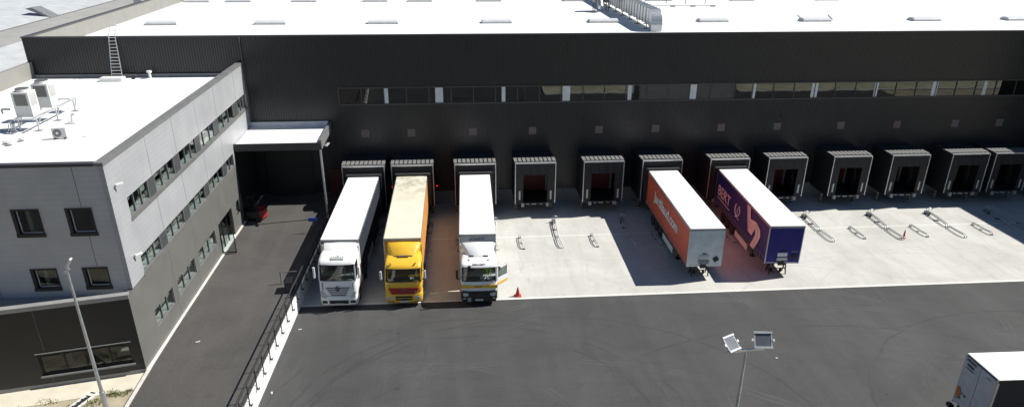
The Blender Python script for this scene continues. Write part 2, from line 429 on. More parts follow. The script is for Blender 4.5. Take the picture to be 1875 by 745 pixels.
MB().cyl((-19.35, -.1, 8), (-19.35, -.1, 14.8), .07).build('downpipe', dkgrey, WH)
# the wing beyond the right edge of the picture
MB().box(58.4, 72, -13.2, -.1, 0, 14.85).build('side_wing', clad_dark, WH)
# ribbon window
rw = MB()
x0b, x1b, zb0, zb1 = -11.8, 66, 9.15, 10.56
rw.box(x0b, x1b, -.10, .02, zb1-.05, zb1+.05).box(x0b, x1b, -.10, .02, zb0-.07, zb0+.05).box(x0b-.06, x0b+.05, -.10, .02, zb0, zb1)
k = 0; xm = x0b+1.92
while xm < x1b: rw.box(xm-.035, xm+.035, -.06, .02, zb0+.05, zb1-.05); xm += 1.92
RW = rw.build('ribbon_window', M('window frame anthracite', (.05, .052, .055), .4), WH)
MB().box(x0b+.05, x1b, .0, .008, zb0+.05, zb1-.05).build('pane', glass_band, RW)
MB().box(x0b, x1b, .3, 6, zb0-.9, zb0-.8).box(x0b, x1b, 6, 6.1, zb0-.9, 13.2).box(x0b, x1b, .3, 6, 11.3, 11.4).build('interior', dark_int, RW)
for xc, wd in ((-7.78, .36), (-3.24, .66), (2.34, .32), (7.86, .66), (13.51, .34), (19.24, .60), (24.8, .32), (30.44, .58), (36.24, .34), (41.84, .52), (46.69, .32), (52.3, .55)):
    MB().box(xc-wd/2, xc+wd/2, -.018, -.004, zb0+.05, zb1-.05).build('white_panel', M('frosted white panel', (.62, .68, .70), .3), RW)
# square vents above each dock
for i, xc in enumerate((-9.8, -5.79, -.38, 4.93, 10.94, 16.12, 22.2, 27.5, 33.55, 39.0, 44.7, 49.1)):
    v = MB().box(xc-.33, xc+.33, -.07, -.02, 6.30, 6.95).build('vent_grille', M('vent grille grey pink', (.20, .155, .165), .5), WH)
    g = MB()
    for k in range(7): g.box(xc-.29, xc+.29, -.082, -.07, 6.34+k*.085, 6.37+k*.085)
    g.build('louver', M('vent louver', (.14, .11, .115), .5), v)
# big door in the shade of the canopy, red personnel door beside it
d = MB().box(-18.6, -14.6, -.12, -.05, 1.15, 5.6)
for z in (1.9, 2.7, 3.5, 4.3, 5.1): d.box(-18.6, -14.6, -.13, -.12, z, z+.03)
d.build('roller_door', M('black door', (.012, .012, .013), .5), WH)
MB().box(-19.2, -12.9, -.10, -.03, 1.15, 1.32).build('door_threshold', dkgrey, WH)
rd = MB().box(-13.3, -12.0, -.12, -.05, 1.15, 3.5).build('personnel_door', M('deep red door', (.07, .008, .007), .5), WH)
MB().box(-12.2, -12.12, -.17, -.12, 2.1, 2.25).build('handle', galv, rd)
# skylights
sky_m = M('skylight acrylic', (.62, .63, .64), .3, 0, .05)
for (xs, yc, n) in (([-31.4, -20.5, -8.95, 3, 14.5, 26.6, 38.2, 50.9, 62], 18.3, 0), ([-34, -28.8, -20.5, -11.4, -5.6, 3.5, 15, 26.5, 38, 50], 40.3, 0)):
    for i, xc in enumerate(xs):
        if yc < 20 and i == 6: wd = 1.6
        wd = 1.6
        curb = MB().box(xc-wd, xc+wd, yc-.75, yc+.75, 13.5, 13.68).build('skylight', M('skylight curb', (.52, .52, .52), .6), WH)
        d = MB(); 
        rr = []
        for k in range(7):
            a = math.pi*k/6; rr.append((yc-.66*math.cos(a), 13.68+.20*math.sin(a)))
        d.prism(rr, 'x', xc-wd+.08, xc+wd-.08); d.build('dome', sky_m, curb)
        if yc < 20 and i == 6:
            MB().bar((xc-1.75, yc-.6, 13.7), (xc-1.75, yc+.7, 14.05), .06, .12).bar((xc+1.75, yc-.6, 13.7), (xc+1.75, yc+.7, 14.05), .06, .12).build('vent_flap', grey_metal, curb)

# ------------------------------------------------------------------ roof duct
DU = thing('roof_duct', 'galvanised rectangular air duct with a curved elbow running back over the white roof', 'duct', (18.4, 15, 13.5))
e = MB(); prof = []
for k in range(9):
    a = math.pi/2*k/8; prof.append((1.5-1.5*math.sin(math.pi/2-a) if False else -0.0+1.5*(1-math.cos(a)) , 0))
# elbow: outer arc from (y=-.2,z=.0) up to (y=1.3,z=2.0)
outer = [(-.2, 0), (-.2, .7)]+[(-.2+1.3*(1-math.cos(math.pi/2*k/8)), .7+1.3*math.sin(math.pi/2*k/8)) for k in range(1, 9)]
inner = [(1.1, .5), (.95, .45), (.85, .3), (.8, 0)]
e.prism(outer+inner, 'x', -.55, .55); e.build('elbow', galv, DU, .015)
run = MB(); run.box(-.52, .52, 1.1, 34, .52, 1.98); run.build('duct_run', galv, DU)
fm = M('duct flange', (.30, .33, .34), .5, .3); y = 1.1
while y < 34: MB().box(-.57, .57, y-.03, y+.03, .46, 2.04).build('flange', fm, DU); y += 1.25
MB().box(-.6, .6, -.25, .85, .66, .74).build('flange', fm, DU)
for k in range(9):
    y = 2+k*3.7; MB().box(-.5, -.42, y, y+.08, 0, .5).box(.42, .5, y, y+.08, 0, .5).box(-.75, -.2, y-.15, y+.2, 0, .06).box(.2, .75, y-.15, y+.2, 0, .06).build('support', dkgrey, DU)
FU = thing('rooftop_fan_unit', 'grey fan unit on legs with round outlet standing beside the roof duct', 'fan unit', (16.2, 32.5, 13.5))
MB().box(-.9, .9, -.7, .7, 1.0, 2.4).build('casing', grey_metal, FU, .04)
MB().cyl((-.3, -.7, 1.5), (-.3, -1.6, .6), .35, .35, 14).build('outlet', galv, FU)
for x in (-.8, .8):
    for yy in (-.6, .6): MB().box(x-.05, x+.05, yy-.05, yy+.05, 0, 1.0).build('leg', dkgrey, FU)
RP = thing('roof_pipe', 'pair of thin grey pipes on blocks on the white roof right of the duct', 'pipe', (27.5, 40, 13.5))
MB().cyl((-5.5, 0, 1.1), (4.6, 0, 1.1), .10).cyl((-5.5, -.1, .55), (4.6, -.1, .55), .07).cyl((-5.5, -3.2, .12), (4.4, -3.2, .12), .05).build('pipe', galv, RP)
sp = MB()
for x in (-4, -1.2, 1.4, 4): sp.box(x-.04, x+.04, -.05, .03, 0, 1.1).box(x-.3, x+.3, -3.35, -3.05, 0, .08)
sp.build('support', dkgrey, RP)

# ------------------------------------------------------------------ neighbouring building behind left
NB = thing('neighbour_hall', 'older flat hall behind the left parapet with pale pitched sheet roofs and grey felt', 'hall', (-60, 50, 0))
MB().box(-42, 23.6, -75, 80, 0, 10.9).build('wall', beige, NB)
MB().box(-42.1, 23.5, -75.1, 80.1, 10.9, 11.0).build('roof', gravel_m, NB)
for i, x0 in enumerate((4.8, -6.2, -17.2, -28.2)):
    s_ = MB().prism([(x0, 11.0), (x0, 11.15), (x0-9.6, 11.95), (x0-10, 11.95), (x0-10, 11.0)], 'y', -31 if i else -36, 80).build('pitched_roof', sheet_m, NB)
    MB().box(x0-.12, x0+.28, -36, 80, 11.0, 11.10).build('gutter', grey_metal, s_)
    g2 = MB()
    for k in range(9): g2.box(x0-9.4, x0-.4, -30+k*12+.0, -30+k*12+.12, 12.0, 12.01) if False else None
s_ = MB().prism([(-1.0, 11.0), (-1.0, 12.6), (-5.4, 12.0), (-5.4, 11.0)], 'x', 0, .1)
MB().prism([(4.6, 11.1), (5.0, 11.1), (2.9, 12.3), (2.0, 12.2)], 'y', -.5, 2.0).build('dormer_vent', grey_metal, NB)
MB().prism([(1.0, 11.1), (1.5, 11.1), (-3.2, 12.7), (-3.9, 12.6)], 'y', 33, 33.8).build('dormer_vent', grey_metal, NB)
for (x, y) in ((13.2, -22.5), (10.5, 17.5)):
    q = MB().box(x-.9, x+.9, y-.6, y+.6, 11.0, 11.5).build('roof_hatch', white_d, NB)
    MB().box(x-.8, x+.2, y-.5, y+.5, 11.5, 11.62).build('hatch_lid', M('rust brown metal', (.16, .08, .06), .7), q)
MB().prism([(21.5, 11.0), (21.5, 11.2), (14.5, 12.0), (14, 11.0)], 'y', -75, -27).build('pitched_roof', sheet_m, NB)
MB().box(21.6, 22.1, -75, -24, 11.0, 11.3).build('gutter', black, NB)
MB().cyl((22.6, -38, 11), (22.6, -38, 11.7), .12).box(22.2, 23.0, -38.2, -37.8, 11.7, 11.8).build('flue', M('rust brown metal', (.16, .08, .06), .7), NB)

# ------------------------------------------------------------------ office building
OF = thing('office_building', 'silver and taupe office block with white flat roof left of the warehouse', 'office building', (0, 0, 0))
m_ = .32/28.2; U = Vector((m_, 1, 0)).normalized(); N = Vector((U.y, -U.x, 0))
OM = Matrix(((U.x, N.x, 0, -19.74), (U.y, N.y, 0, -24.2), (0, 0, 1, 0), (0, 0, 0, 1)))   # (u,n,z)->world
Y2U = lambda y: y+24.2
# window modules (world y) : list of pane edges per window
ROW2 = [[-22.4, -21.5, -20.45, -19.35], [-18.25, -17.15, -16.0, -14.9], [-13.8, -12.72, -11.55, -10.43], [-9.4, -8.6, -7.11, -6.02], [-4.75, -3.46, -2.0, -.55], [.95, 1.9, 2.7, 3.45]]
ROW1 = [[-22.4, -21.4, -20.35, -19.3], [-18.2, -17.15, -16.0, -14.9], [-13.75, -12.55, -11.4, -10.3], [-9.25, -8.05, -6.85, -5.62], [-4.54, -3.69, -2.64]]
GND = [[-22.3, -21.2, -20.2, -19.2], [-18.3, -17.1, -15.9, -14.8], [-13.95, -12.64, -11.49, -9.95]]
holes = []
holes += [(Y2U(-22.4), Y2U(3.45), 9.22, 10.33)]
holes += [(Y2U(-22.4), Y2U(-2.64), 5.98, 6.95)]
up = MB(); lo = MB()
grid_wall(up, 0, Y2U(-2.3), 5.86, 12.62, -.25, 0, holes); grid_wall(up, Y2U(-2.3), Y2U(3.95), 7.3, 12.62, -.25, 0, holes)
gh = [(Y2U(g[0]), Y2U(g[-1]), 2.40, 3.48) for g in GND]+[(Y2U(-9.0), Y2U(-5.3), 1.15, 3.48), (Y2U(-4.1), Y2U(-3.1), 2.3, 3.4)]
grid_wall(lo, -.72, Y2U(-2.3), 1.15, 5.80, -.25, 0, gh)
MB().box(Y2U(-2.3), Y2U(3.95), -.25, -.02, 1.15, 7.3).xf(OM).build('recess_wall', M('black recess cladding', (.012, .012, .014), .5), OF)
up.xf(OM).build('upper_wall', clad_silver, OF); lo.xf(OM).build('lower_wall', clad_taupe, OF)
MB().box(-.75, Y2U(3.95), -.1, .12, .9, 1.22).xf(OM).build('base_strip', M('white base strip', (.66, .64, .58), .7), OF)
# dark sill bands
band_m = M('grey sill band', (.13, .128, .12), .5)
MB().box(Y2U(-22.45), Y2U(3.5), -.2, .02, 9.0, 9.24).xf(OM).build('sill_band', band_m, OF)
MB().box(Y2U(-22.45), Y2U(-2.35), -.2, .02, 5.72, 5.99).xf(OM).build('sill_band', band_m, OF)
# seams
sm = MB()
for y in (-18.6, -14.12, -9.5, -4.95, .56):
    sm.box(Y2U(y)-.015, Y2U(y)+.015, 0, .004, 10.38, 12.6)
for y in (-18.58, -14.1, -9.35, -4.95):
    sm.box(Y2U(y)-.015, Y2U(y)+.015, 0, .004, 7.0, 8.98)
    sm.box(Y2U(y)-.015, Y2U(y)+.015, 0, .004, 3.5 if y > -18 else 1.3, 5.75)
for y in (-18.75, -14.35, -9.5): sm.box(Y2U(y)-.015, Y2U(y)+.015, 0, .004, 1.25, 3.45)
sm.xf(OM).build('panel_seam', M('panel seam', (.10, .10, .105), .6), OF)
frame_g = M('grey window frame', (.16, .17, .175), .4)
panel_g = M('grey infill panel', (.055, .058, .062), .45)
def side_window(edges, z0, z1, mat_f=frame_g):
    a, b = Y2U(edges[0]), Y2U(edges[-1]); f = MB()
    f.box(a, b, -.16, -.06, z0, z0+.05).box(a, b, -.16, -.06, z1-.05, z1)
    for e_ in edges: f.box(Y2U(e_)-.03, Y2U(e_)+.03, -.16, -.05, z0, z1)
    fo = f.xf(OM).build('window', mat_f, OF)
    MB().box(a, b, -.115, -.105, z0+.05, z1-.05).xf(OM).build('pane', glass_off, fo)
    MB().box(a, b, -.55, -.17, z0-.02, z0+.075).xf(OM).build('sill', sillw, fo)
    bl = MB()
    for i in range(len(edges)-1):
        if random.random() < .45:
            h = random.uniform(.15, .5)*(z1-z0)
            bl.box(Y2U(edges[i])+.08, Y2U(edges[i+1])-.08, -.24, -.23, z1-h, z1-.03)
    if bl.v: bl.xf(OM).build('blind', M('pale blind', (.45, .46, .44), .8), fo)
for g in ROW2: side_window(g, 9.22, 10.33)
for g in ROW1: side_window(g, 5.98, 6.95)
for g in GND: side_window(g, 2.40, 3.48)
side_window([-4.1, -3.1], 2.3, 3.4, black)
def infill(rows, z0, z1, end):
    for a, b in zip(rows[:-1], rows[1:]): MB().box(Y2U(a[-1])+.03, Y2U(b[0])-.03, -.12, -.05, z0, z1).xf(OM).build('infill_panel', panel_g, OF)
infill(ROW2, 9.22, 10.33, 0); infill(ROW1, 5.98, 6.95, 0)
# entrance
en = MB(); a, b = Y2U(-9.0), Y2U(-5.3)
en.box(a, a+.07, -.2, -.1, 1.15, 3.48).box(b-.07, b, -.2, -.1, 1.15, 3.48).box(a, b, -.2, -.1, 3.4, 3.48).box(a+1.2, a+1.27, -.2, -.1, 1.15, 3.4).box(a+2.4, a+2.46, -.2, -.1, 1.15, 3.4)
EN = en.xf(OM).build('entrance', black, OF)
MB().box(a+.07, a+2.4, -.155, -.145, 1.2, 3.4).xf(OM).build('pane', glass_off, EN)
dl = MB().box(a+1.27, a+1.33, -.05, 1.05, 1.2, 3.35) if False else MB()
dl.bar((a+.1, 0, 1.25), (a+.1, .95, 1.25), .05, .08).bar((a+.1, 0, 3.3), (a+.1, .95, 3.3), .05, .08).bar((a+.1, .95, 1.2), (a+.1, .95, 3.34), .06).bar((a+.1, 0, 1.2), (a+.1, 0, 3.34), .06)
DL = dl.xf(OM).build('door', black, OF)
MB().box(a+.09, a+.11, .04, .92, 1.3, 3.27).xf(OM).build('pane', glass_off, DL)
MB().box(a, b, -1.6, .12, 1.05, 1.24).xf(OM).build('door_step', sillw, EN)
# upper front wall (faces camera)
FH = [(-24.72, -23.36, 8.98, 10.45), (-22.10, -20.79, 8.98, 10.45), (-24.66, -23.33, 5.92, 7.16), (-22.05, -20.76, 5.92, 7.16)]
uf = MB(); grid_wall(uf, -36.2, -19.99, 5.5, 12.62, 0, .25, FH)
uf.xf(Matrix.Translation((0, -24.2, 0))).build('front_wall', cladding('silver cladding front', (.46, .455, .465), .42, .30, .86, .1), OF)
for (x0, x1, z0, z1) in FH:
    f = MB(); zz = z0
    f.box(x0, x0+.16, -24.24, -24.0, zz, z1).box(x1-.05, x1, -24.24, -24.0, zz, z1).box(x0, x1, -24.25, -24.0, z1-.06, z1+.02).box(x0-.02, x1+.03, -24.27, -24.0, zz-.02, zz+.16)
    fo = f.build('window', black, OF)
    MB().box(x0+.16, x1-.05, -24.06, -24.05, zz+.16, z1-.06).build('pane', glass_off, fo)
    MB().box(x0+.2, x0+.25, -24.10, -24.06, zz+.16, z1-.06).box(x0+.2, x1-.08, -24.10, -24.06, zz+.16, zz+.21).build('sash', M('white sash', (.5, .5, .5), .5), fo)
    if z0 > 8:
        MB().box(x0+.35, x1-.15, -23.3, -23.2, zz+.2, z1-.35).build('blind', M('blue blind' if x0 < -24 else 'dark blind', (.08, .13, .26) if x0 < -24 else (.05, .05, .05), .7), fo)
sm = MB()
for z0, z1 in ((10.5, 12.6), (7.2, 8.95)): sm.box(-21.27, -21.24, -24.204, -24.2, z0, z1)
sm.box(-26.5, -26.47, -24.204, -24.2, 5.5, 12.6) if False else sm.box(-26.5, -26.47, -24.204, -24.2, 5.5, 7.3)
sm.build('panel_seam', M('panel seam', (.10, .10, .105), .6), OF)
# coping + roof
cop = M('grey coping', (.19, .19, .188), .5, .2)
c = MB(); c.box(-.06, Y2U(3.93), -.42, .04, 12.62, 12.80); c.xf(OM).build('coping', cop, OF)
MB().box(-36.2, -20.17, -24.24, -23.85, 12.62, 12.78).build('coping', M('dark coping', (.05, .05, .055), .5), OF)
MB().box(-36.2, -20.0, -23.95, 3.95, 11.5, 11.7).build('roof', membrane, OF)
MB().box(-36.0, -20.2, 3.72, 3.92, 11.7, 11.95).build('roof_upstand', grey_metal, OF)
MB().box(-36.3, -36.0, -24.2, 3.9, 1, 12.95).box(-36.2, -36.0, 3.9, 4.1, 1, 12.95).build('rear_parapet', beige, OF)
# inner floors and walls
it = MB()
for z in (1.02, 4.95, 8.25): it.box(-35.9, -20.02, -23.9, 3.7, z, z+.12)
it.build('floor', int_floor, OF)
iw = MB().box(-24.2, -24.0, -23.9, 3.7, 1.14, 11.5)
for y in (-14.4, -5.4): iw.box(-24, -22.6, y, y+.1, 1.14, 11.5)
iw.build('partition', int_wall, OF)
dk = MB()
for z in (1.14, 5.07, 8.37):
    for y in (-21.4, -17, -12.2, -7.6, -2.6, 2): 
        dk.box(-22.0, -21.2, y-.8, y+.8, z+.70, z+.74).box(-21.95, -21.9, y-.75, y+.75, z, z+.7).box(-21.3, -21.25, y-.75, y+.75, z, z+.7)
dk.build('desk', M('pale desk', (.5, .48, .44), .6), OF)
# lower front volume, turned about 13 degrees
LU = Vector((-7.06, -1.585, 0)).normalized(); LN = Vector((-LU.y*-1, 0, 0)); LN = Vector((LU.y, -LU.x, 0))
if LN.y > 0: LN = -LN
LM = Matrix(((LU.x, LN.x, 0, -19.74), (LU.y, LN.y, 0, -24.92), (0, 0, 1, 0), (0, 0, 0, 1)))
lw = MB(); grid_wall(lw, 0.03, 17.5, 1.25, 5.62, -.25, 0, [(.55, 4.95, 1.75, 3.05)])
lw.xf(LM).build('lower_front_wall', clad_taupe_shade, OF)
MB().box(0.0, 17.5, -.2, .02, 1.0, 1.25).xf(LM).build('base_strip', M('grey base strip', (.24, .24, .235), .8), OF)
MB().box(0.0, 17.5, -.38, .04, 5.62, 5.86).xf(LM).build('coping', M('pale grey coping', (.28, .28, .27), .5, .1), OF)
MB().prism([(-20.0, -24.6), (-20.0, -24.22), (-36.0, -24.22), (-36.0, -28.2)], 'z', 5.2, 5.5).build('lower_roof', gravel_m, OF)
f = MB().box(.55, 4.95, -.2, -.08, 1.75, 1.85).box(.55, 4.95, -.2, -.08, 2.95, 3.05)
for u in (.55, 1.55, 2.75, 3.75, 4.87): f.box(u, u+.08, -.2, -.08, 1.75, 3.05)
fo = f.xf(LM).build('window', black, OF)
MB().box(.63, 4.87, -.15, -.14, 1.85, 2.95).xf(LM).build('pane', glass_off, fo)
MB().box(.45, 5.05, -.02, .12, 1.66, 1.74).box(.45, 5.05, 0, .06, 3.06, 3.10).xf(LM).build('sill', grey_metal, fo)
sm = MB()
for u in (4.55,): sm.box(u, u+.03, 0, .004, 3.2, 5.6); sm.box(u, u+.03, 0, .004, 1.25, 1.62)
sm.xf(LM).build('panel_seam', M('panel seam', (.10, .10, .105), .6), OF)

def wall_camera(loc, label):
    t = thing('security_camera', label, 'security camera', loc, 0, 'security cameras on the office wall'); t.scale = (.62, .62, .62)
    MB().box(0, .12, -.05, .05, -.1, .1).bar((.1, 0, 0), (.45, 0, .05), .05).build('bracket', white_d, t)
    MB().bar((.15, -.25, .12), (.6, .15, .16), .17, .15).build('housing', white_p, t, .02)
wall_camera((-19.72, -23.4, 11.35), 'white security camera high on the silver office wall near its front corner')
wall_camera((-19.72, -23.1, 7.3), 'white security camera on the silver office wall just left of the lower window row')

# ------------------------------------------------------------------ canopy
CA = thing('entrance_canopy', 'dark flat canopy with white roof and one thin post between office and docks', 'canopy', (-16.1, 0, 0))
MB().box(-3.3, 3.3, -2.0, 3.85, 7.0, 7.46).build('roof', membrane, CA)
MB().box(-3.4, 3.4, -2.18, -2.0, 6.98, 7.54).build('fascia', M('canopy fascia', (.045, .046, .048), .4), CA)
MB().box(3.22, 3.42, -2.0, 3.85, 6.98, 7.72).build('side_upstand', grey_metal, CA)
MB().box(-3.4, 3.22, 3.7, 3.9, 7.46, 7.82).build('rear_upstand', M('pale flashing', (.6, .62, .66), .5), CA)
MB().box(3.22, 3.36, -2.12, -1.98, .0, 7.05).build('post', alu, CA)
fl_ = thing('flood_lamp', 'small floodlight fixed on the front corner of the canopy', 'floodlight', (-12.6, -2.0, 7.3))
MB().bar((0, 0, 0), (.35, -.25, .1), .05).build('bracket', alu, fl_); MB().bar((.3, -.4, .05), (.5, -.05, .2), .2, .08).build('lamp_head', alu, fl_)

# ------------------------------------------------------------------ retaining wall, railing, sign
WX = lambda y: -13.0+(y+16.5)*.037
rwall = MB().prism([(-12.25, 3.9), (-12.37, 3.9), (WX(-62)-.12, -62), (WX(-62), -62)], 'z', 0, 1.22)
tag(rwall.build('retaining_wall', wallwhite), 'long white concrete retaining wall between raised driveway and truck yard', 'wall')
RA = thing('railing', 'black steel railing fixed along the white retaining wall', 'railing', (0, 0, 0))
yy = 1.5
rail_m = M('railing steel', (.03, .03, .032), .4, .3)
while yy > -45:
    x = WX(yy)
    MB().bar((x+.05, yy, .92), (x+.05, yy, 2.25), .05, .05).bar((x+.0, yy, 1.0), (x+.16, yy, .98), .05).bar((x+.15, yy-.12, .98), (x+.15, yy+.12, .98), .05, .05).build('post', rail_m, RA)
    yy -= 1.5
MB().bar((WX(2)+.05, 2, 2.25), (WX(-45)+.05, -45, 2.25), .07, .05).build('top_rail', M('railing handrail', (.06, .06, .062), .4, .3), RA)
for z in (1.5, 1.87): MB().bar((WX(2)+.05, 2, z), (WX(-45)+.05, -45, z), .018).build('mid_rail', rail_m, RA)
BS = thing('blue_sign', 'small blue sign on a thin post beside the driveway railing', 'sign', (-13.5, -5.2, 1.15))
MB().cyl((0, 0, 0), (0, 0, 1.1), .03).build('post', dkgrey, BS); MB().box(-.32, .32, -.06, -.02, .95, 1.25).build('panel', blue_p, BS)
GR = thing('barrier_bar', 'pale metal bar barrier leaning at the end of the truck shadow on the driveway', 'barrier', (-13.75, -14.4, 1.15))
MB().bar((-.6, 0, .0), (-.6, 0, .9), .05).bar((-.6, 0, .85), (.5, .1, .85), .05).build('frame', grey_metal, GR)
BX = thing('dark_cabinet', 'small dark cabinet standing by the railing next to the first truck cab', 'cabinet', (-13.62, -15.2, 1.15))
MB().box(-.2, .25, -.7, .3, 0, .75).build('body', black, BX, .02); MB().box(-.15, .2, -.71, -.70, .1, .65).build('door', dkgrey, BX)

# forklift in the canopy shade
FL = thing('forklift', 'red and black forklift parked in the shade under the canopy', 'forklift', (-19.0, -1.9, 1.15), math.radians(78))
MB().box(-.5, .55, -.9, .7, .25, .85).build('body', M('forklift black', (.02, .02, .02), .5), FL, .05)
MB().prism([(-.55, .25), (.55, .25), (.5, .95), (-.5, .95)], 'y', -1.2, -.9).build('counterweight', red_p, FL, .05)
MB().box(.0, .56, -1.0, -.6, .85, 1.05).build('tail_cover', red_p, FL, .03)
MB().bar((-.45, -.8, .85), (-.45, -.6, 2.1), .05).bar((.45, -.8, .85), (.45, -.6, 2.1), .05).bar((-.45, .5, .85), (-.45, .35, 2.1), .05).bar((.45, .5, .85), (.45, .35, 2.1), .05).box(-.5, .5, -.65, .4, 2.08, 2.14).build('overhead_guard', black, FL)
MB().bar((-.3, .8, .1), (-.3, .8, 2.3), .08).bar((.3, .8, .1), (.3, .8, 2.3), .08).bar((-.3, .8, 1.2), (.3, .8, 1.2), .08).bar((-.3, .8, 2.25), (.3, .8, 2.25), .08).build('mast', grey_metal, FL)
for x in (-.3, .3): MB().box(x-.06, x+.06, .85, 1.9, .08, .12).build('fork', black, FL)
for x in (-.5, .5):
    for y in (-.85, .45):
        wv = MB().cyl((x-.1, y, .25), (x+.1, y, .25), .25, n=18).build('wheel', rubber, FL)
MB().box(-.25, .25, -.45, -.1, .85, 1.0).box(-.25, .25, -.5, -.42, .95, 1.4).build('seat', black, FL)

# ------------------------------------------------------------------ dock shelters
DX = [-9.85, -5.73, -.37, 4.84, 10.83, 16.02, 22.1, 27.4, 33.4, 38.87, 44.55, 48.7, 54.0]
ORD = ['behind the white tractor and trailer', 'behind the yellow truck', 'behind the white and yellow truck', 'empty, right of the truck with open door',
       'empty, left of the orange trailer', 'holding the orange red trailer', 'holding the navy trailer', 'empty, just right of the navy trailer', 'second to the right of the navy trailer',
       'third to the right of the navy trailer', 'fourth to the right of the navy trailer', 'cut by the right edge of the photo', 'beyond the right edge']
def dock():
    t = thing('dock_shelter', '', 'dock shelter', (0, 0, 0), 0, 'dock shelters along the warehouse wall')
    hb = M('shelter side panel', (.022, .023, .025), .5, .1)
    MB().box(-1.75, -1.70, .05, 3.6, 1.1, 4.72).box(1.70, 1.75, .05, 3.6, 1.1, 4.72).box(-1.75, 1.75, .3, 3.6, 4.66, 4.72).build('housing', hb, t)
    r = MB(); x = -1.82
    while x < 1.7: r.box(x, x+.27, .30, 1.38, 4.74, 4.84); x += .372
    r.build('ribbed_roof', slat_m, t)
    MB().box(-1.78, 1.78, .3, 3.6, 4.72, 4.76).build('rear_roof', M('shadowed roof sheet', (.022, .022, .025), .6), t)  # facade shadow on the roof behind the ribs, painted as near-black colour
    MB().box(-1.78, 1.78, .02, .30, 4.70, 4.77).build('front_cap', grey_metal, t)
    MB().box(-1.76, 1.76, -.03, .02, 4.70, 4.765).box(-1.78, -1.725, -.03, .02, 1.12, 4.70).box(1.725, 1.78, -.03, .02, 1.12, 4.70).build('front_frame', alu, t)
    cu = MB(); 
    n = 14; vs = []
    for k in range(n+1):
        x = -1.72+3.44*k/n; vs.append((x, .0+.015*math.sin(k*1.7), 4.70))
    for k in range(n+1):
        x = -1.72+3.44*k/n; vs.append((x, -.06+.03*math.sin(k*2.3), 3.72))
    cu.add(vs, [(k, k+1, n+2+k, n+1+k) for k in range(n)]); cu.build('top_curtain', curtain_m, t)
    for s_ in (-1, 1):
        c = MB(); c.box(min(s_*1.05, s_*1.72), max(s_*1.05, s_*1.72), .03, .06, 1.15, 4.4); c.build('side_curtain', curtain_m, t)
        MB().box(s_*1.37-.07, s_*1.37+.07, .0, .03, 1.45, 2.25).build('guide_marker', M('white marker', (.45, .46, .47), .5), t)
        b_ = MB().box(s_*1.1-.13, s_*1.1+.13, -.12, .1, .82, 1.16).build('bumper', M('pale bumper', (.26, .26, .25), .7), t)
        MB().box(s_*1.6-.09, s_*1.6+.09, 1.3, 1.48, 0, 1.1).build('leg', stripe_leg, t)
    MB().box(-1.7, 1.7, .1, 3.6, 1.0, 1.14).build('platform', M('dock floor', (.018, .018, .02), .7), t)
    MB().box(-.75, -.55, -.02, .08, 1.0, 1.06).box(-.3, .1, -.02, .08, 1.0, 1.06).build('edge_reflector', M('pale reflector', (.5, .5, .48), .5), t)
    MB().box(.4, .65, -.02, .08, 1.0, 1.06).build('warning_mark', M('yellow mark', (.5, .38, .12), .5), t)
    d = MB().box(-1.3, 1.3, 3.45, 3.52, 1.16, 4.3)
    for z in (1.75, 2.35, 2.95, 3.55): d.box(-1.3, 1.3, 3.435, 3.45, z, z+.03)
    d.build('sectional_door', red_door, t)
    MB().box(1.32, 1.42, 3.2, 3.45, 1.16, 4.3).box(-1.42, -1.32, 3.2, 3.45, 1.16, 4.3).build('door_rail', M('door rail', (.35, .36, .36), .5), t)
    MB().bar((1.65, 2.6, 3.4), (1.3, 1.2, 2.2), .12, .05).box(1.62, 1.68, 1.9, 2.3, 1.2, 3.6).build('folding_arm', dkgrey, t)
    return t
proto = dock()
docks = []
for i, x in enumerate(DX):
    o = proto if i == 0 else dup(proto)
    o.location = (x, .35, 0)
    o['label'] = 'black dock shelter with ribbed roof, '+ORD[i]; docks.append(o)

for i in (0, 1, 2, 5, 6):
    MB().box(-1.42, 1.42, -.55, .0, 4.03, 4.16).build('seal_cushion', rubber, docks[i])
    for s_ in (-1, 1): MB().box(s_*1.41-.09, s_*1.41+.09, -.5, .0, 1.3, 4.1).build('seal_cushion', rubber, docks[i])
# signal lamps between docks
for (x, l) in ((-7.78, 'tiny red signal lamp glowing between the first two docks'), (-3.75, 'tiny red signal lamp glowing right of the yellow truck dock')):
    t = thing('signal_lamp', l, 'signal lamp', (x, 3.8, 1.75), 0, 'red signal lamps on the dock wall')
    MB().box(-.09, .09, -.02, .15, -.2, .2).build('casing', black, t); MB().box(-.04, .04, -.035, -.02, -.04, .04).build('lens', emit('red lamp', (1, .03, .02), 1.6), t)

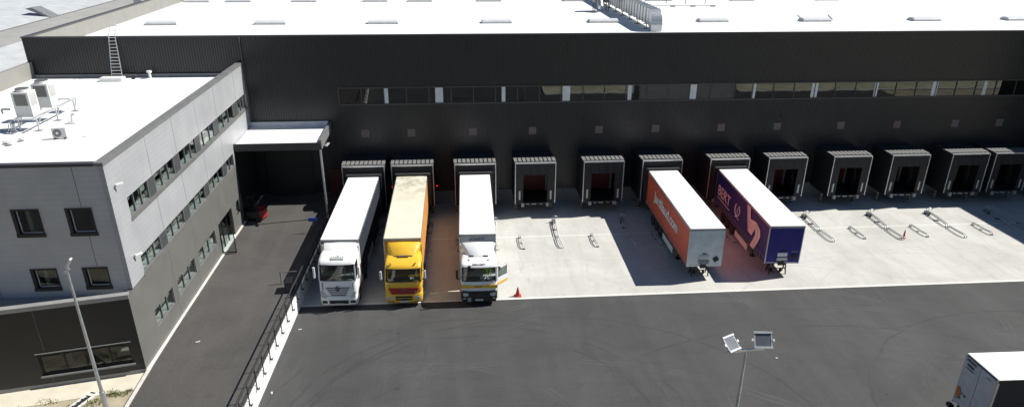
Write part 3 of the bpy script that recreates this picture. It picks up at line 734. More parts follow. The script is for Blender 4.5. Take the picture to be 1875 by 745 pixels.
# ------------------------------------------------------------------ wheel guides
gm = M('guide rail steel', (.48, .50, .49), .4, .35, .12, 3, 0, .35, (.28, .27, .25))
def gshort():
    t = thing('wheel_guide', '', 'wheel guide', (0, 0, 0), 0, 'steel wheel guides on the apron')
    for dx in (-.14, .14):
        MB().tube([(dx, 0, .04), (dx, -.03, .30), (dx-.02, -.9, .34), (dx-.04, -1.7, .34), (dx+.10, -2.15, .34), (dx+.22, -2.4, .3), (dx+.24, -2.42, .04)], .05).build('guide_tube', gm, t)
    for a_, b_, y_ in ((-.2, .2, -.1), (0, .5, -2.4), (-.2, .2, -1.2)): MB().bar((a_, y_, .03), (b_, y_, .03), .22, .02).build('base_plate', dkgrey, t)
    return t
def glong():
    t = thing('wheel_guide', '', 'wheel guide', (0, 0, 0), 0, 'steel wheel guides on the apron')
    for dx in (-.16, .16):
        MB().tube([(dx+.30, 0, .36), (dx+.22, -1.2, .38), (dx, -3.0, .34), (dx-.02, -3.12, .04)], .06).build('guide_tube', gm, t)
        MB().tube([(dx-.02, -3.25, .04), (dx-.02, -3.3, .30), (dx-.02, -4.5, .34), (dx+.06, -5.1, .34), (dx+.22, -5.45, .3), (dx+.24, -5.47, .04)], .055).build('guide_tube', gm, t)
    MB().box(.05, .65, -.1, .45, 0, .32).build('restraint_block', grey_metal, t, .02); MB().bar((-.3, -1.5, .02), (.45, -1.5, .02), .3, .03).build('base_plate', dkgrey, t)
    MB().tube([(.1, .2, .3), (.1, .2, .78), (.55, .2, .80), (.95, .2, .75), (.98, .2, .45), (1.15, .15, .42)], .035).tube([(.62, .3, .3), (.62, .3, .85)], .035).tube([(.85, .1, .55), (1.15, .1, .9)], .03).build('restraint_arm', galv, t)
    MB().prism([(-.25, .02), (.1, .02), (.1, .5), (.0, .5)], 'y', -.45, -.38).build('wedge', dkgrey, t)
    return t
gs, gl = gshort(), glong()
first_s = first_l = True
vis = {0: 'shaded short steel wheel guide left of the white truck', }
locn = ['beside the white truck', 'beside the yellow truck', 'beside the white and yellow truck', 'in front of the first empty dock', 'one dock left of the orange trailer',
        'beside the orange red trailer', 'beside the navy trailer', 'one dock right of the navy trailer', 'two docks right of the navy trailer', 'three docks right of the navy trailer', 'four docks right of the navy trailer', 'at the right edge in the wing shadow']
for i, x in enumerate(DX[:12]):
    a = gs if first_s else dup(gs); first_s = False
    a.location = (x-1.85+(-.15 if i > 7 else 0), -4.72, 0); a.scale = (.45, 1, .7) if i < 7 else (.5, 1, .62); a['label'] = 'short bent steel wheel guide '+locn[i]
    b = gl if first_l else dup(gl); first_l = False
    b.location = (x+(1.25 if i < 7 else 1.05), -1.75 if i < 7 else -2.1, 0); b.scale = (.5, 1, .75) if i < 7 else (.6, 1, .7); b['label'] = 'long steel wheel guide with restraint arm '+locn[i]

# ------------------------------------------------------------------ cones and litter
def cone(loc, h, label, r=.24):
    t = thing('traffic_cone', label, 'traffic cone', loc, 0, 'traffic cones on the apron')
    MB().box(-r, r, -r, r, 0, .05).build('base', orange_p, t, .02)
    MB().cyl((0, 0, .05), (0, 0, h), r*.72, .035, 16).build('cone_body', orange_p, t)
    MB().cyl((0, 0, h*.45), (0, 0, h*.62), r*.46, r*.345, 16).build('white_band', white_p, t)
cone((1.86, -15.25, 0), .68, 'red orange traffic cone beside the open truck door')
cone((34.85, -7.2, 0), .7, 'thin traffic cone at the end of a long wheel guide on the apron', .15)
def litter(loc, sx, sy, label, rz=.3):
    mb = MB(); n = 4
    vs = [(-sx+2*sx*i/n, -sy+2*sy*j/n, .015+.03*random.random()) for j in range(n+1) for i in range(n+1)]
    mb.add(vs, [(j*(n+1)+i, j*(n+1)+i+1, (j+1)*(n+1)+i+1, (j+1)*(n+1)+i) for i in range(n) for j in range(n)])
    o = mb.build('litter', paper); o.location = loc; o.rotation_euler = (0, 0, rz); tag(o, label, 'litter', 'scraps of litter on the ground')
litter((-8.1, -14.0, 0), .2, .08, 'white scrap of paper on the ground right of the white cab')
litter((16.7, -24.7, 0), .09, .05, 'tiny pale scrap lying on the asphalt near the twin floodlight')
litter((-13.6+.2+.9, -18.9, 0), .1, .06, 'white scrap on the asphalt close to the retaining wall')
litter((-2.9, -14.4, 0), .1, .08, 'small pale scrap on the apron between the yellow truck and the open door truck')
litter((-17.8, -22.0, 1.155), .13, .07, 'crumpled pale scrap on the driveway near the office wall')
litter((-12.9, -26.0, 0), .05, .12, 'small scrap at the foot of the retaining wall near the photo bottom')
litter((-9.4, -14.0, 0), .12, .05, 'sliver of paper near the right wheel of the white cab')

# ------------------------------------------------------------------ semi-trailers
def wheel(parent, x, y, r=.5, w_=.3, side=1, steer=False):
    rim = MB().cyl((x-side*.02, y, r), (x+side*w_*.42, y, r), r*.55, r*.5, 20).cyl((x+side*w_*.42, y, r), (x+side*w_*.5, y, r), r*.18, r*.12, 10)
    o = rim.build('wheel', M('steel rim', (.30, .30, .31), .45, .5), parent)
    t = MB(); rings = []
    prof = [(-.5, .56), (-.5, .9), (-.42, 1.0), (.42, 1.0), (.5, .9), (.5, .56)]
    n = 24
    for a, q in prof:
        rings.append([(x+a*w_, y+math.cos(2*math.pi*k/n)*r*q, r+math.sin(2*math.pi*k/n)*r*q) for k in range(n)])
    t.loft(rings, True, False); t.add(rings[0], [tuple(range(n))]); 
    t.build('tyre', rubber, o)
def trailer(label, x, y0, th, side_l, side_r, front, roofm, front_gear=False, rear=None, group='semi trailers', straps=True, lead=None, guard=None, front_ribs=True):
    t = thing('semi_trailer', label, 'semi trailer', (x, y0, 0), th, group)
    L = 13.6; hw = 1.275
    MB().box(-hw+.02, hw-.02, -L+.03, -.03, 3.93, 4.0).build('roof', roofm, t, .02)
    rr = M('roof rail grey', (.34, .345, .35), .45, .3)
    MB().box(-hw-.01, -hw+.05, -L, 0, 3.82, 3.975).box(hw-.05, hw+.01, -L, 0, 3.82, 3.975).box(-hw, hw, -L-.012, -L+.03, 3.82, 3.975).build('roof_rail', rr, t)
    MB().box(-hw+.06, hw-.06, -L+.1, -.1, 1.18, 1.30).build('load_floor', dkgrey, t)
    for s_, mt in ((-1, side_l), (1, side_r)):
        # gently rippled curtain
        c = MB(); n = 68; vs = []
        for j, z in enumerate((1.12, 1.45, 2.3, 3.1, 3.84)):
            for k in range(n+1):
                y = -L+.08+(L-.2)*k/n; a = .012*math.sin(k*2.1)+.006*math.sin(k*5.3)
                vs.append((s_*(hw-.01)+s_*a*(1 if j in (0, 1) else .35), y, z))
        c.add(vs, [(j*(n+1)+k, j*(n+1)+k+1, (j+1)*(n+1)+k+1, (j+1)*(n+1)+k) for j in range(4) for k in range(n)], True)
        co = c.build('side_curtain', mt, t)
        if straps:
            st = MB(); k = -L+.5
            while k < -.3: st.box(min(s_*(hw+.004), s_*(hw+.02)), max(s_*(hw+.004), s_*(hw+.02)), k, k+.045, 1.06, 1.42); k += .62
            st.box(min(s_*(hw+.002), s_*(hw+.012)), max(s_*(hw+.002), s_*(hw+.012)), -L+.1, -.1, 1.43, 1.455)
            st.build('side_strap', M('pale strap', (.30, .28, .28), .7), t)
        MB().box(min(s_*(hw-.05), s_*hw), max(s_*(hw-.05), s_*hw), -L+.05, -.05, 1.02, 1.13).build('side_rail', dkgrey if not guard else mt, t)
    # front wall
    f = MB().box(-hw, hw, -L, -L+.06, 1.05, 3.83)
    if front_ribs:
        for k in range(9): f.box(-1.1+k*.27, -1.02+k*.27, -L-.018, -L, 1.35, 3.7)
    f.build('front_wall', front, t)
    MB().box(-hw-.012, -hw+.05, -L-.012, -L+.07, 1.05, 3.82).box(hw-.05, hw+.012, -L-.012, -L+.07, 1.05, 3.82).build('corner_post', alu if guard is None or guard is True else guard, t)
    # rear
    dm = rear or white_d
    MB().box(-.04, .04, -.07, -.055, 1.15, 3.86).build('door_seal', rubber, t)
    rd_ = MB().box(-hw, -.02, -.06, 0, 1.15, 3.86).box(.02, hw, -.06, 0, 1.15, 3.86).build('rear_door', dm, t)
    if not rear: MB().box(-.9, -.87, 0, .03, 1.2, 3.8).box(.87, .9, 0, .03, 1.2, 3.8).box(-.35, -.32, 0, .03, 1.2, 3.8).box(.32, .35, 0, .03, 1.2, 3.8).build('lock_rod', galv if not rear else rear, rd_)
    MB().box(-hw-.01, -hw+.08, -.08, .015, 1.05, 3.97).box(hw-.08, hw+.01, -.08, .015, 1.05, 3.97).build('rear_frame', alu, t)
    # chassis
    c = MB().box(-.5, -.38, -L+.3, -.2, .78, 1.15).box(.38, .5, -L+.3, -.2, .78, 1.15)
    for k in range(14): c.box(-1.15, 1.15, -L+.6+k*.95, -L+.68+k*.95, 1.02, 1.12)
    c.box(-1.15, 1.15, -.25, -.15, .5, .62).box(-1.0, -.9, -.22, -.16, .5, 1.1).box(.9, 1.0, -.22, -.16, .5, 1.1)
    c.build('chassis', black, t)
    for y in (-2.7, -4.0, -5.3):
        MB().cyl((-1.1, y, .5), (1.1, y, .5), .07).build('axle', black, t)
        for s_ in (-1, 1): wheel(t, s_*1.06, y, .5, .36, s_)
    for s_ in (-1, 1):
        MB().box(s_*.85-.06, s_*.85+.06, -9.96, -9.84, .12, 1.1).box(s_*.85-.15, s_*.85+.15, -10.05, -9.75, .02, .12).build('landing_leg', black, t)
        gx = s_*(hw-.03)
        gmat = white_d
        MB().box(gx-.02, gx+.02, -9.6, -6.45, .35, .82).build('side_guard', gmat, t)
        lamp = MB()
        for k in range(5): lamp.box(gx-.005+s_*.045, gx+.005+s_*.045, -L+1.2+k*2.6, -L+1.3+k*2.6, 1.05, 1.1)
        lamp.build('marker_lamp', M('amber lens', (.7, .3, .03), .3), t)
    for s_ in (-1, 1):
        MB().box(s_*.7-.35, s_*.7+.35, -1.8, -.95, .35, .45).build('mudguard', rubber, t) if False else None
    if front_gear:
        g = MB().box(-.45, .35, -L-.10, -L-.02, 1.30, 1.55).build('connector_panel', M('grey connector panel', (.35, .36, .37), .5), t)
        MB().box(-.30, .15, -L-.13, -L-.02, .95, 1.22).build('connector_box', black, t)
        MB().box(-.38, .28, -L-.11, -L-.10, 1.45, 1.51).box(-.38, -.1, -L-.115, -L-.10, 1.33, 1.38).box(.02, .26, -L-.115, -L-.10, 1.33, 1.38).build('sockets', white_d if front_gear != 1 else dkgrey, g)
        MB().box(-.42, .30, -L-.06, -L-.02, 1.62, 1.92).build('document_box', M('pale document box', (.5, .51, .52), .5) if front_gear == 1 else white_d, t)
        MB().box(-.2, .1, -L-.03, -L-.022, 2.02, 2.1).build('label_plate', black, t)
        q = .25; 
        mm = MB().box(-.19, .19, -.03, .0, -.19, .19); mm.xf(Matrix.Translation((.82, -L-.02, 1.62)) @ Matrix.Rotation(math.radians(-35), 4, 'Y'))
        mm.build('warning_plate', black, t, .02)
        MB().box(-1.15, 1.15, -L-.04, -L-.02, 1.12, 1.16).build('front_bar', alu, t)
    return t

white_cur = M('white curtain', (.52, .55, .60), .5, 0, .06, 1.2, 0, .25, (.3, .3, .32))
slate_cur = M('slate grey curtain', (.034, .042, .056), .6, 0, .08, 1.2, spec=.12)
yel_cur = M('yellow curtain', (.60, .27, .07), .5, 0, .08, 1.2, 0, .3, (.4, .2, .06))
roof_dirty = M('stained cream tarpaulin', (.66, .61, .49), .7, 0, .05, .8, 0, .35, (.42, .40, .31))
_n = roof_dirty.node_tree; _b = _n.nodes['Principled BSDF']; _src = _b.inputs['Base Color'].links[0].from_socket
_v = pos_node(_n); _s = _n.nodes.new('ShaderNodeSeparateXYZ'); _n.links.new(_v, _s.inputs[0])
_k = math_node(_n, 'MULTIPLY', ramp(_n, _s.outputs[1], -6.5, -1.5), ramp(_n, noise(_n, _v, 1.1, 6, .7), .42, .62))
_n.links.new(mix(_n, math_node(_n, 'MULTIPLY', _k, .75), _src, (.20, .21, .15)), _b.inputs['Base Color'])
roof_white = M('white tarpaulin', (.82, .82, .81), .6, 0, .03, .6, 0, .15, (.7, .69, .66))
roof_blue = roof_white
orange_cur = M('orange red curtain', (.62, .105, .055), .5, 0, .07, 1.2, 0, .25, (.38, .08, .05))
navy = M('navy curtain', (.012, .024, .17), .42, 0, .1, 1.2, 0, .2, (.07, .05, .12))
navy_f = M('navy front panel', (.02, .018, .19), .4, 0, .08, 1.2)
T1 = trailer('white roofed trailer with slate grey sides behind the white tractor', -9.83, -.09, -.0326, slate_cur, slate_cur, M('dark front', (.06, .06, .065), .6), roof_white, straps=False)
T2 = trailer('yellow trailer with stained cream roof behind the yellow tractor', -5.78, -.18, -.0165, yel_cur, yel_cur, M('orange front', (.45, .20, .05), .6), roof_dirty, straps=False)
T3 = trailer('white roofed trailer behind the white and yellow tractor', -.43, .18, -.0287, white_cur, white_cur, M('grey white front', (.42, .44, .48), .5), roof_white, straps=False, front_ribs=False)
T4 = trailer('parked trailer with orange red curtain and white front wall', 15.976, -.036, -.0278, orange_cur, orange_cur, M('pale blue grey front', (.62, .66, .67), .5), roof_white, 1)
T5 = trailer('parked navy trailer with BERT lettering and pale ribbon logo', 22.24, .02, -.0546, navy, navy, navy_f, roof_blue, 2, guard=None)
T6 = trailer('white ended trailer with dark side at the bottom right corner of the yard', 23.4, -32.45, math.radians(90)-.02, M('very dark navy side', (.016, .017, .028), .5), white_d, white_d, roof_white, rear=M('pale grey doors', (.50, .51, .53), .5), straps=False)
text('DIST', .3, M('grey print', (.16, .16, .2), .5), T3, frame_m((.0, -13.64, 3.62), (1, 0, 0), (0, 0, 1)), shear=.3, width=1.2, height=.2, bold=.005)
# orange trailer print
lt = M('white print', (.74, .73, .71), .5)
SX = -1.31
text('Jardiland.com', 1, lt, T4, frame_m((SX, -6.72, 2.62), (0, -1, 0), (0, 0, 1)), width=7.7, height=1.12, bold=.03)
d = MB(); y = -3.8
while y > -9.7:
    wd = random.uniform(.16, .42); d.box(SX-.004, SX+.002, y-wd, y, 3.46, 3.46+random.uniform(.08, .13)); y -= wd+random.choice((.06, .08, .25))
y = -6.2
while y > -7.4: d.box(SX-.004, SX+.002, y-.2, y, 1.74, 1.82); y -= .28
d.build('small_print', M('faded small print', (.60, .28, .2), .5), T4)
# navy trailer print
text('BERT', 1, lt, T5, frame_m((SX, -2.7, 2.46), (0, -1, 0), (0, 0, 1)), width=3.5, height=.88, bold=.012)
MB().box(SX-.004, SX+.002, -4.5, -.9, 1.74, 1.82).build('print_line', lt, T5)
logo = [(-8.5, 3.78), (-9.3, 3.82), (-9.62, 3.0), (-10.2, 3.12), (-11.01, 3.22), (-11.87, 3.0), (-12.1, 2.55), (-11.8, 2.0), (-11.11, 1.13), (-10.22, 1.08), (-10.62, 1.6), (-11.04, 2.28), (-10.91, 2.72), (-10.28, 1.92), (-9.38, 1.95)]
lg = MB().prism([(a, b) for a, b in logo], 'x', SX-.004, SX+.002).build('ribbon_logo', lt, T5)
gr = MB()
for off in (.28, .56):
    gr.bar((SX-.006, -8.5-off, 3.74), (SX-.006, -9.38-off*.35, 2.1), .01, .05, (0, 1, 0))
gr.tube([(SX-.004, -10.0, 2.3), (SX-.004, -10.5, 2.85), (SX-.004, -11.1, 3.0), (SX-.004, -11.55, 2.7), (SX-.004, -11.5, 2.2), (SX-.004, -10.9, 1.3)], .016, 6)
gr.build('logo_groove', M('pale groove', (.45, .42, .48), .5), lg)
la = MB()
for pts in ([(-6.1, 2.95), (-5.9, 2.7), (-5.85, 2.35), (-6.1, 2.1), (-6.5, 1.98), (-6.95, 1.85)], [(-6.76, 2.98), (-7.0, 2.7), (-7.05, 2.45), (-6.8, 2.15), (-6.4, 1.98), (-6.02, 1.84)]):
    la.tube([(SX, a, b) for a, b in pts], .045, 6)
    for (a, b) in pts[1:5]: la.bar((SX-.002, a-.11, b+.05), (SX-.002, a+.11, b+.13), .02, .06, (0, 0, 1))
la.build('laurel_emblem', lt, T5)
text('R', .5, lt, T5, frame_m((SX, -6.45, 2.48), (0, -1, 0), (0, 0, 1)), width=.34, height=.5, shear=.4)
text('BERT', .2, M('white print dim', (.4, .4, .45), .5), T5, frame_m((.85, -13.63, 2.0), (1, 0, 0), (0, 0, 1)), width=.5, height=.08)
# corner trailer print (local: rear at y=0, x- side is camera side)
pr = MB(); dk_ = M('dark print', (.05, .055, .07), .6)
def dash(x0, x1, z, h):
    x = x1
    while x > x0: 
        wd = random.uniform(.06, .11); pr.box(max(x-wd, x0), x, .032, .037, z, z+h); x -= wd+.018
dash(.33, 1.09, 3.70, .10); dash(.44, .97, 3.46, .12); dash(.37, 1.01, 3.30, .05)
dash(-.84, -.49, 3.64, .035); dash(.78, .94, 1.5, .08); dash(.66, .74, 1.84, .07); dash(.46, .56, 1.80, .12); dash(1.0, 1.1, 1.42, .07)
pr.build('print_lines', dk_, T6)
MB().prism([(1.17, 1.55), (.85, 1.55), (.80, 1.85), (.95, 2.08), (1.17, 2.1)], 'y', .031, .036).build('orange_logo', M('orange print', (.55, .18, .03), .6), T6)
MB().box(-1.285, -1.10, .015, .03, 1.1, 3.9).build('corner_strip', M('beige strip', (.55, .48, .42), .6), T6)
MB().cyl((1.05, .1, .85), (1.35, .1, .85), .14, n=14).bar((-1.2, .15, .72), (1.2, .15, .72), .12, .12).build('rear_bumper', black, T6)

for ch in T6.children:
    if ch.name.startswith('roof_rail'): ch.data.materials[0] = black
# trestles under the parked trailers
def trestle(loc, rz, label):
    t = thing('trailer_trestle', label, 'trestle', loc, rz, 'support trestles under parked trailers')
    for x in (-.62, .62):
        MB().bar((x-.0, -.35, 0), (x, 0, 1.0), .07).bar((x, .35, 0), (x, 0, 1.0), .07).bar((x, -.22, .35), (x, .22, .35), .05).build('leg_frame', black, t)
    MB().bar((-.95, 0, .98), (.95, 0, .98), .07, .05).bar((-.62, 0, .35), (.62, 0, .35), .05).build('crossbar', black, t)
    for x in (-.35, .35): MB().cyl((x-.05, .05, .18), (x+.05, .05, .18), .16, n=14).build('wheel', rubber, t)
trestle((15.6, -12.75, 0), -.03, 'black steel trestle under the front of the orange red trailer')
trestle((21.5, -12.85, 0), -.05, 'black steel trestle under the front of the navy trailer')

# ------------------------------------------------------------------ tractors
def rrect(hw, y0, y1, z, r, nose=.0, n=4):
    """rounded rectangle in plan, front at y0 (towards camera, -), back y1; nose bulges the front centre"""
    pts = []
    for (cx, cy, a0) in ((hw-r, y0+r, -90), (hw-.05, y1-.05, 0), (-hw+.05, y1-.05, 90), (-hw+r, y0+r, 180)):
        rr = r if cy == y0+r else .05
        for k in range(n+1):
            a = math.radians(a0+90*k/n); pts.append((cx+rr*math.cos(a), cy+rr*math.sin(a), z))
    out = []
    for i, p in enumerate(pts): out.append((p[0], p[1], z))
    # insert front midpoints with bulge
    a, b = out[-1], out[0]
    for f in (.2, .4, .6, .8):
        x = a[0]+(b[0]-a[0])*f; out.append((x, y0-nose*(1-(2*f-1)**2), z))
    return out
def tractor(name_label, x, y, th, P):
    t = thing('truck_tractor', name_label, 'truck', (x, y, 0), th, 'truck tractors parked at the docks')
    body = P['paint']; ws0, ws1, rt = P['ws0'], P['ws1'], P['roof']; hw = 1.24; sl = .28
    # lower cab
    low = MB().loft([rrect(hw-.03, .02, 2.3, .95, .28, .03), rrect(hw, -.02, 2.3, 1.2, .26, .05), rrect(hw, .0, 2.3, ws0-.15, .25, .06), rrect(hw-.01, .04, 2.3, ws0, .24, .06)])
    C = low.build('cab_body', body, t)
    # roof cap, sloping back
    h = rt-ws1
    cap = MB().loft([rrect(hw-.04, .22, 2.3, ws1, .24, .08), rrect(hw-.045, .27, 2.3, ws1+.12, .24, .08), rrect(hw-.06, .27+h*.45, 2.3, ws1+h*.55, .26, .08), rrect(hw-.12, .45+h*1.15, 2.28, rt-.04, .3, .08), rrect(hw-.25, .6+h*1.3, 2.2, rt, .3, .05)])
    cap.build('cab_roof', body, t)
    bk = MB().box(-hw+.05, hw-.05, 2.2, 2.29, ws0-.02, ws1+.02).box(-hw+.02, -hw+.08, 1.25, 2.27, ws0-.02, ws1+.02).box(hw-.08, hw-.02, 1.25, 2.27, ws0-.02, ws1+.02)
    for s_ in (-1, 1):
        bk.bar((s_*(hw-.05), .10, ws0-.02), (s_*(hw-.08), .31, ws1+.02), .07, .10)
    bk.build('pillars', body, t)
    # glazing: curved windscreen
    n = 10; vs = []
    for j in range(2):
        z = (ws0+.0, ws1+.0)[j]; y0_ = (.04, .22)[j]
        hw2 = hw-.07-j*.03
        for k in range(n+1):
            q = -1+2*k/n; vs.append((q*hw2, y0_-.05*(1-q*q)+(.16*max(0, abs(q)-.8)/.2), z))
    wsn = MB().add(vs, [(k, k+1, n+2+k, n+1+k) for k in range(n)], True).build('windscreen', glass_cab, t)
    MB().tube([(v[0], v[1]-.012, v[2]+.035) for v in vs[:n+1]], .035, 6).tube([(v[0], v[1]-.012, v[2]-.03) for v in vs[n+1:]], .03, 6).build('windscreen_seal', black, wsn)
    for k in (-.5, .25): MB().bar((k, -.035, ws0+.05), (k+.55, .02, ws0+.14), .02).build('wiper', black, wsn)
    for s_ in (-1, 1):
        if P.get('door_open') and s_ == 1: continue
        d = MB().box(min(s_*(hw-.04), s_*(hw-.02)), max(s_*(hw-.04), s_*(hw-.02)), .3, 1.22, ws0+.02, ws1-.05).build('side_window', glass_cab, t)
        MB().box(min(s_*hw, s_*(hw+.03)), max(s_*hw, s_*(hw+.03)), 1.0, 1.2, ws0-.25, ws0-.2).build('door_handle', black, t)
    # interior
    MB().box(-hw+.1, hw-.1, .25, .65, ws0-.08, ws0+.08).build('dashboard', M('dash grey', (.03, .03, .032), .7), t)
    for x_ in (-.6, .6): MB().box(x_-.25, x_+.25, 1.2, 1.7, ws0-.35, ws0-.1).box(x_-.24, x_+.24, 1.62, 1.75, ws0-.1, ws0+.65).build('seat', M('seat fabric', (.05, .05, .055), .8), t)
    MB().tube([(.6+.22*math.cos(a*math.pi/6), .78+.1*math.sin(a*math.pi/6), ws0+.08+.16*math.sin(a*math.pi/6)) for a in range(13)], .018, 6).build('steering_wheel', black, t)
    # bumper
    bm_ = P['bumper']
    MB().loft([rrect(hw-.05, .0, .9, .32, .25, .04), rrect(hw, -.06, .9, .45, .24, .06), rrect(hw+.005, -.07, .9, .85, .24, .07), rrect(hw, -.03, .9, .97, .24, .06)]).build('bumper', bm_, t)
    if P.get('kind') == 'slats':
        for k in range(5):
            z = 1.06+k*.135; wd = .50+.07*k
            MB().box(-wd, wd, -.10, -.05, z, z+.045).build('grille_slat', M('grille gap grey', (.05, .055, .065), .5), t)
        MB().box(-.62, .62, -.155, -.10, .48, .72).build('air_intake', black, t)
        for s_ in (-1, 1):
            MB().box(s_*.93-.17, s_*.93+.17, -.09, .1, .50, .68).build('fog_lamp', black, t)
            MB().prism([(s_*.78, .86), (s_*1.12, .93), (s_*1.16, 1.38), (s_*1.02, 1.30), (s_*.8, 1.0)], 'y', -.09, .1).build('headlight', lens, t, .01)
            MB().box(min(s_*.98, s_*1.05), max(s_*.98, s_*1.05), -.075, .05, 1.45, 1.98).build('air_flap', M('flap grey', (.30, .32, .36), .4), t)
    elif P.get('kind') == 'red':
        MB().prism([(-1.02, 1.42), (1.02, 1.42), (.78, .97), (-.78, .97)], 'y', -.12, -.02).build('grille', M('red grille', (.42, .03, .025), .5), t)
        g = MB()
        for z in (1.06, 1.18, 1.30): g.box(-.85, .85, -.13, -.12, z, z+.03)
        g.build('grille_line', M('dark red', (.10, .01, .01), .6), t)
        MB().box(-.55, .55, -.165, -.10, .55, .85).build('air_intake', black, t)
        MB().box(-.5, .5, -.17, -.165, .68, .72).build('intake_bar', yellow_p, t)
        for s_ in (-1, 1):
            MB().box(s_*.90-.18, s_*.90+.18, -.10, .05, .58, .80).build('headlight', lens, t, .02)
            MB().box(s_*.9-.22, s_*.9+.22, -.095, .0, .38, .46).build('bumper_slot', M('dark amber', (.25, .14, .03), .5), t)
        MB().box(.72, .86, -.14, -.12, 1.02, 1.24).build('sticker', M('pale sticker', (.3, .2, .17), .6), t)
    else:
        MB().prism([(-1.13, 1.13), (-.9, 1.06), (.9, 1.06), (1.13, 1.13), (1.15, .3), (-1.15, .3)], 'y', -.135, .0).build('grille', black, t, .03)
        g = MB()
        for z in (.72, .82, .92): g.box(-.7, .7, -.15, -.135, z, z+.02)
        g.build('grille_line', dkgrey, t)
        for s_ in (-1, 1):
            MB().prism([(s_*.72, .95), (s_*1.08, 1.0), (s_*1.1, .80), (s_*.95, .70), (s_*.75, .76)], 'y', -.16, -.02).build('headlight', lens, t, .01)
            MB().box(s_*1.0-.09, s_*1.0+.09, -.15, -.02, .52, .6).build('fog_lamp', lens, t)
        MB().box(-.78, -.55, -.155, -.135, .32, .62).build('lattice_plate', M('grey plate', (.30, .31, .33), .6), t)
        MB().box(-1.25, 1.25, -.075, -.04, 1.30, 1.52).box(1.243, 1.25, .0, .25, 1.30, 1.52).box(-1.255, -1.243, .1, 2.2, 1.30, 1.52).build('yellow_stripe', yellow_p, t)
        text('PRE DIST', .2, M('red brown print', (.25, .05, .02), .5), t, frame_m((-.05, -.08, 1.41), (1, 0, 0), (0, 0, 1)), width=.55, height=.1, shear=.3, bold=.004)
        text('PRE-DIST', .3, M('grey print', (.10, .10, .13), .5), t, frame_m((0, .235, ws1+.19), (1, 0, 0), (0, .18, 1)), width=.95, height=.14, shear=.35, bold=.02)
    MB().box(-.27, .27, -.18, -.155, .40, .52).build('number_plate', M('plate white', (.55, .56, .58), .5), t)
    # emblem
    if P.get('kind') in ('slats', 'red'):
        cz = 1.60 if P['kind'] == 'slats' else 1.24
        em = MB(); rr = .17 if P['kind'] == 'slats' else .13
        em.tube([(rr*math.cos(a*math.pi/12), -.155, cz+rr*math.sin(a*math.pi/12)) for a in range(25)], .018, 6)
        for a in (90, 210, 330): em.bar((0, -.155, cz), (rr*math.cos(math.radians(a)), -.155, cz+rr*math.sin(math.radians(a))), .03)
        em.build('emblem', M('chrome', (.6, .6, .62), .15, .9) if P['kind'] == 'slats' else M('dark emblem', (.22, .1, .09), .4, .3), t)
        if P['kind'] == 'slats': MB().cyl((0, -.13, cz), (0, -.08, cz), .19, n=24).build('emblem_back', black, t)
    else:
        em = MB(); q = [(0, .95), (.09, .82), (0, .69), (-.09, .82)]
        for a, b in zip(q, q[1:]+q[:1]): em.bar((a[0], -.16, a[1]), (b[0], -.16, b[1]), .025)
        em.build('emblem', M('dim chrome', (.15, .15, .16), .3, .7), t)
    # sun visor / roof details
    if P.get('kind') == 'slats':
        for k in range(6):
            for j in range(2): MB().box(-.32+k*.15-.05, -.32+k*.15+.05, .40+j*.14, .48+j*.14, ws1+.28+j*.09, ws1+.32+j*.09).build('roof_lamp', M('lamp grey green', (.35, .40, .36), .4), t)
        MB().cyl((.06, .75, rt-.12), (.06, .75, rt-.0), .03).build('aerial', black, t)
    # deflector: sloped wedge up to trailer height
    dz = P['dtop']; y_0 = P['dy0']
    dfl = MB(); n = 8; top = []; rows = []
    for i in range(n+1):
        f = i/n; yy_ = y_0+(2.42-y_0)*f; zz = (rt-.06)+(dz-rt+.06)*(1-(1-f)**1.8)
        hwf = (P['dw']+(hw-.06-P['dw'])*f**.8)
        rows.append([(-hwf, yy_, rt-.15), (-hwf, yy_, zz-.10), (-hwf+.13, yy_, zz), (0, yy_, zz+.03), (hwf-.13, yy_, zz), (hwf, yy_, zz-.10), (hwf, yy_, rt-.15)])
    dfl.loft(rows, True).build('wind_deflector', P.get('dpaint', body), t)
    if P.get('kind') == 'red':
        MB().box(-.35, .35, y_0-.2, y_0+.02, rt-.0, rt+.09).build('roof_hatch', M('brown grey hatch', (.10, .08, .06), .5), t)
        MB().box(-.62, .62, y_0-.05, y_0+.06, rt-.05, rt+.04).build('deflector_gap', black, t)
        for s_ in (-1, 1):
            MB().bar((s_*.85, .42, ws1+.32), (s_*.78, .3, ws1+.25), .06).bar((s_*.85, .4, ws1+.12), (s_*.9, .3, ws1+.1), .06).build('horn', black, t)
    if P.get('kind') == 'rhomb':
        for s_ in (-1, 1):
            MB().box(s_*.5-.17, s_*.5+.17, y_0-.04, y_0+.08, rt-.04, rt+.07).build('work_lamp', black, t)
            MB().cyl((s_*.65, .75, rt-.10), (s_*.65, .75, rt+.0), .05).build('roof_lamp', dkgrey, t)
        MB().bar((-.4, y_0-.01, rt+.0), (.4, y_0-.01, rt+.0), .04).build('deflector_seam', grey_metal, t)
        MB().box(-.7, -.55, .12, .25, ws1-.0, ws1+.14).build('sensor', black, t)
    # side fairings behind the cab
    for s_ in (-1, 1):
        MB().box(min(s_*(hw-.03), s_*hw), max(s_*(hw-.03), s_*hw), 2.3, 2.62, 1.0, dz-.15).build('side_fairing', body, t)
    # mirrors
    for s_ in (-1, 1):
        if P.get('door_open') and s_ == 1: continue
        mx = s_*(hw+.22)
        MB().bar((s_*hw, .12, ws1-.1), (mx, .02, ws1-.08), .04).bar((s_*hw, .12, ws0+.15), (mx, .02, ws0+.2), .04).build('mirror_arm', black, t)
        MB().box(mx-.075, mx+.075, -.05, .07, ws0+.22, ws1-.06).build('mirror', P.get('mirror', white_p), t, .04)
    # skirts, chassis, wheels
    MB().box(-.45, .45, .6, 5.9, .7, .95).build('chassis', black, t)
    MB().box(-.6, .6, 4.1, 5.2, .95, 1.1).build('fifth_wheel', black, t)
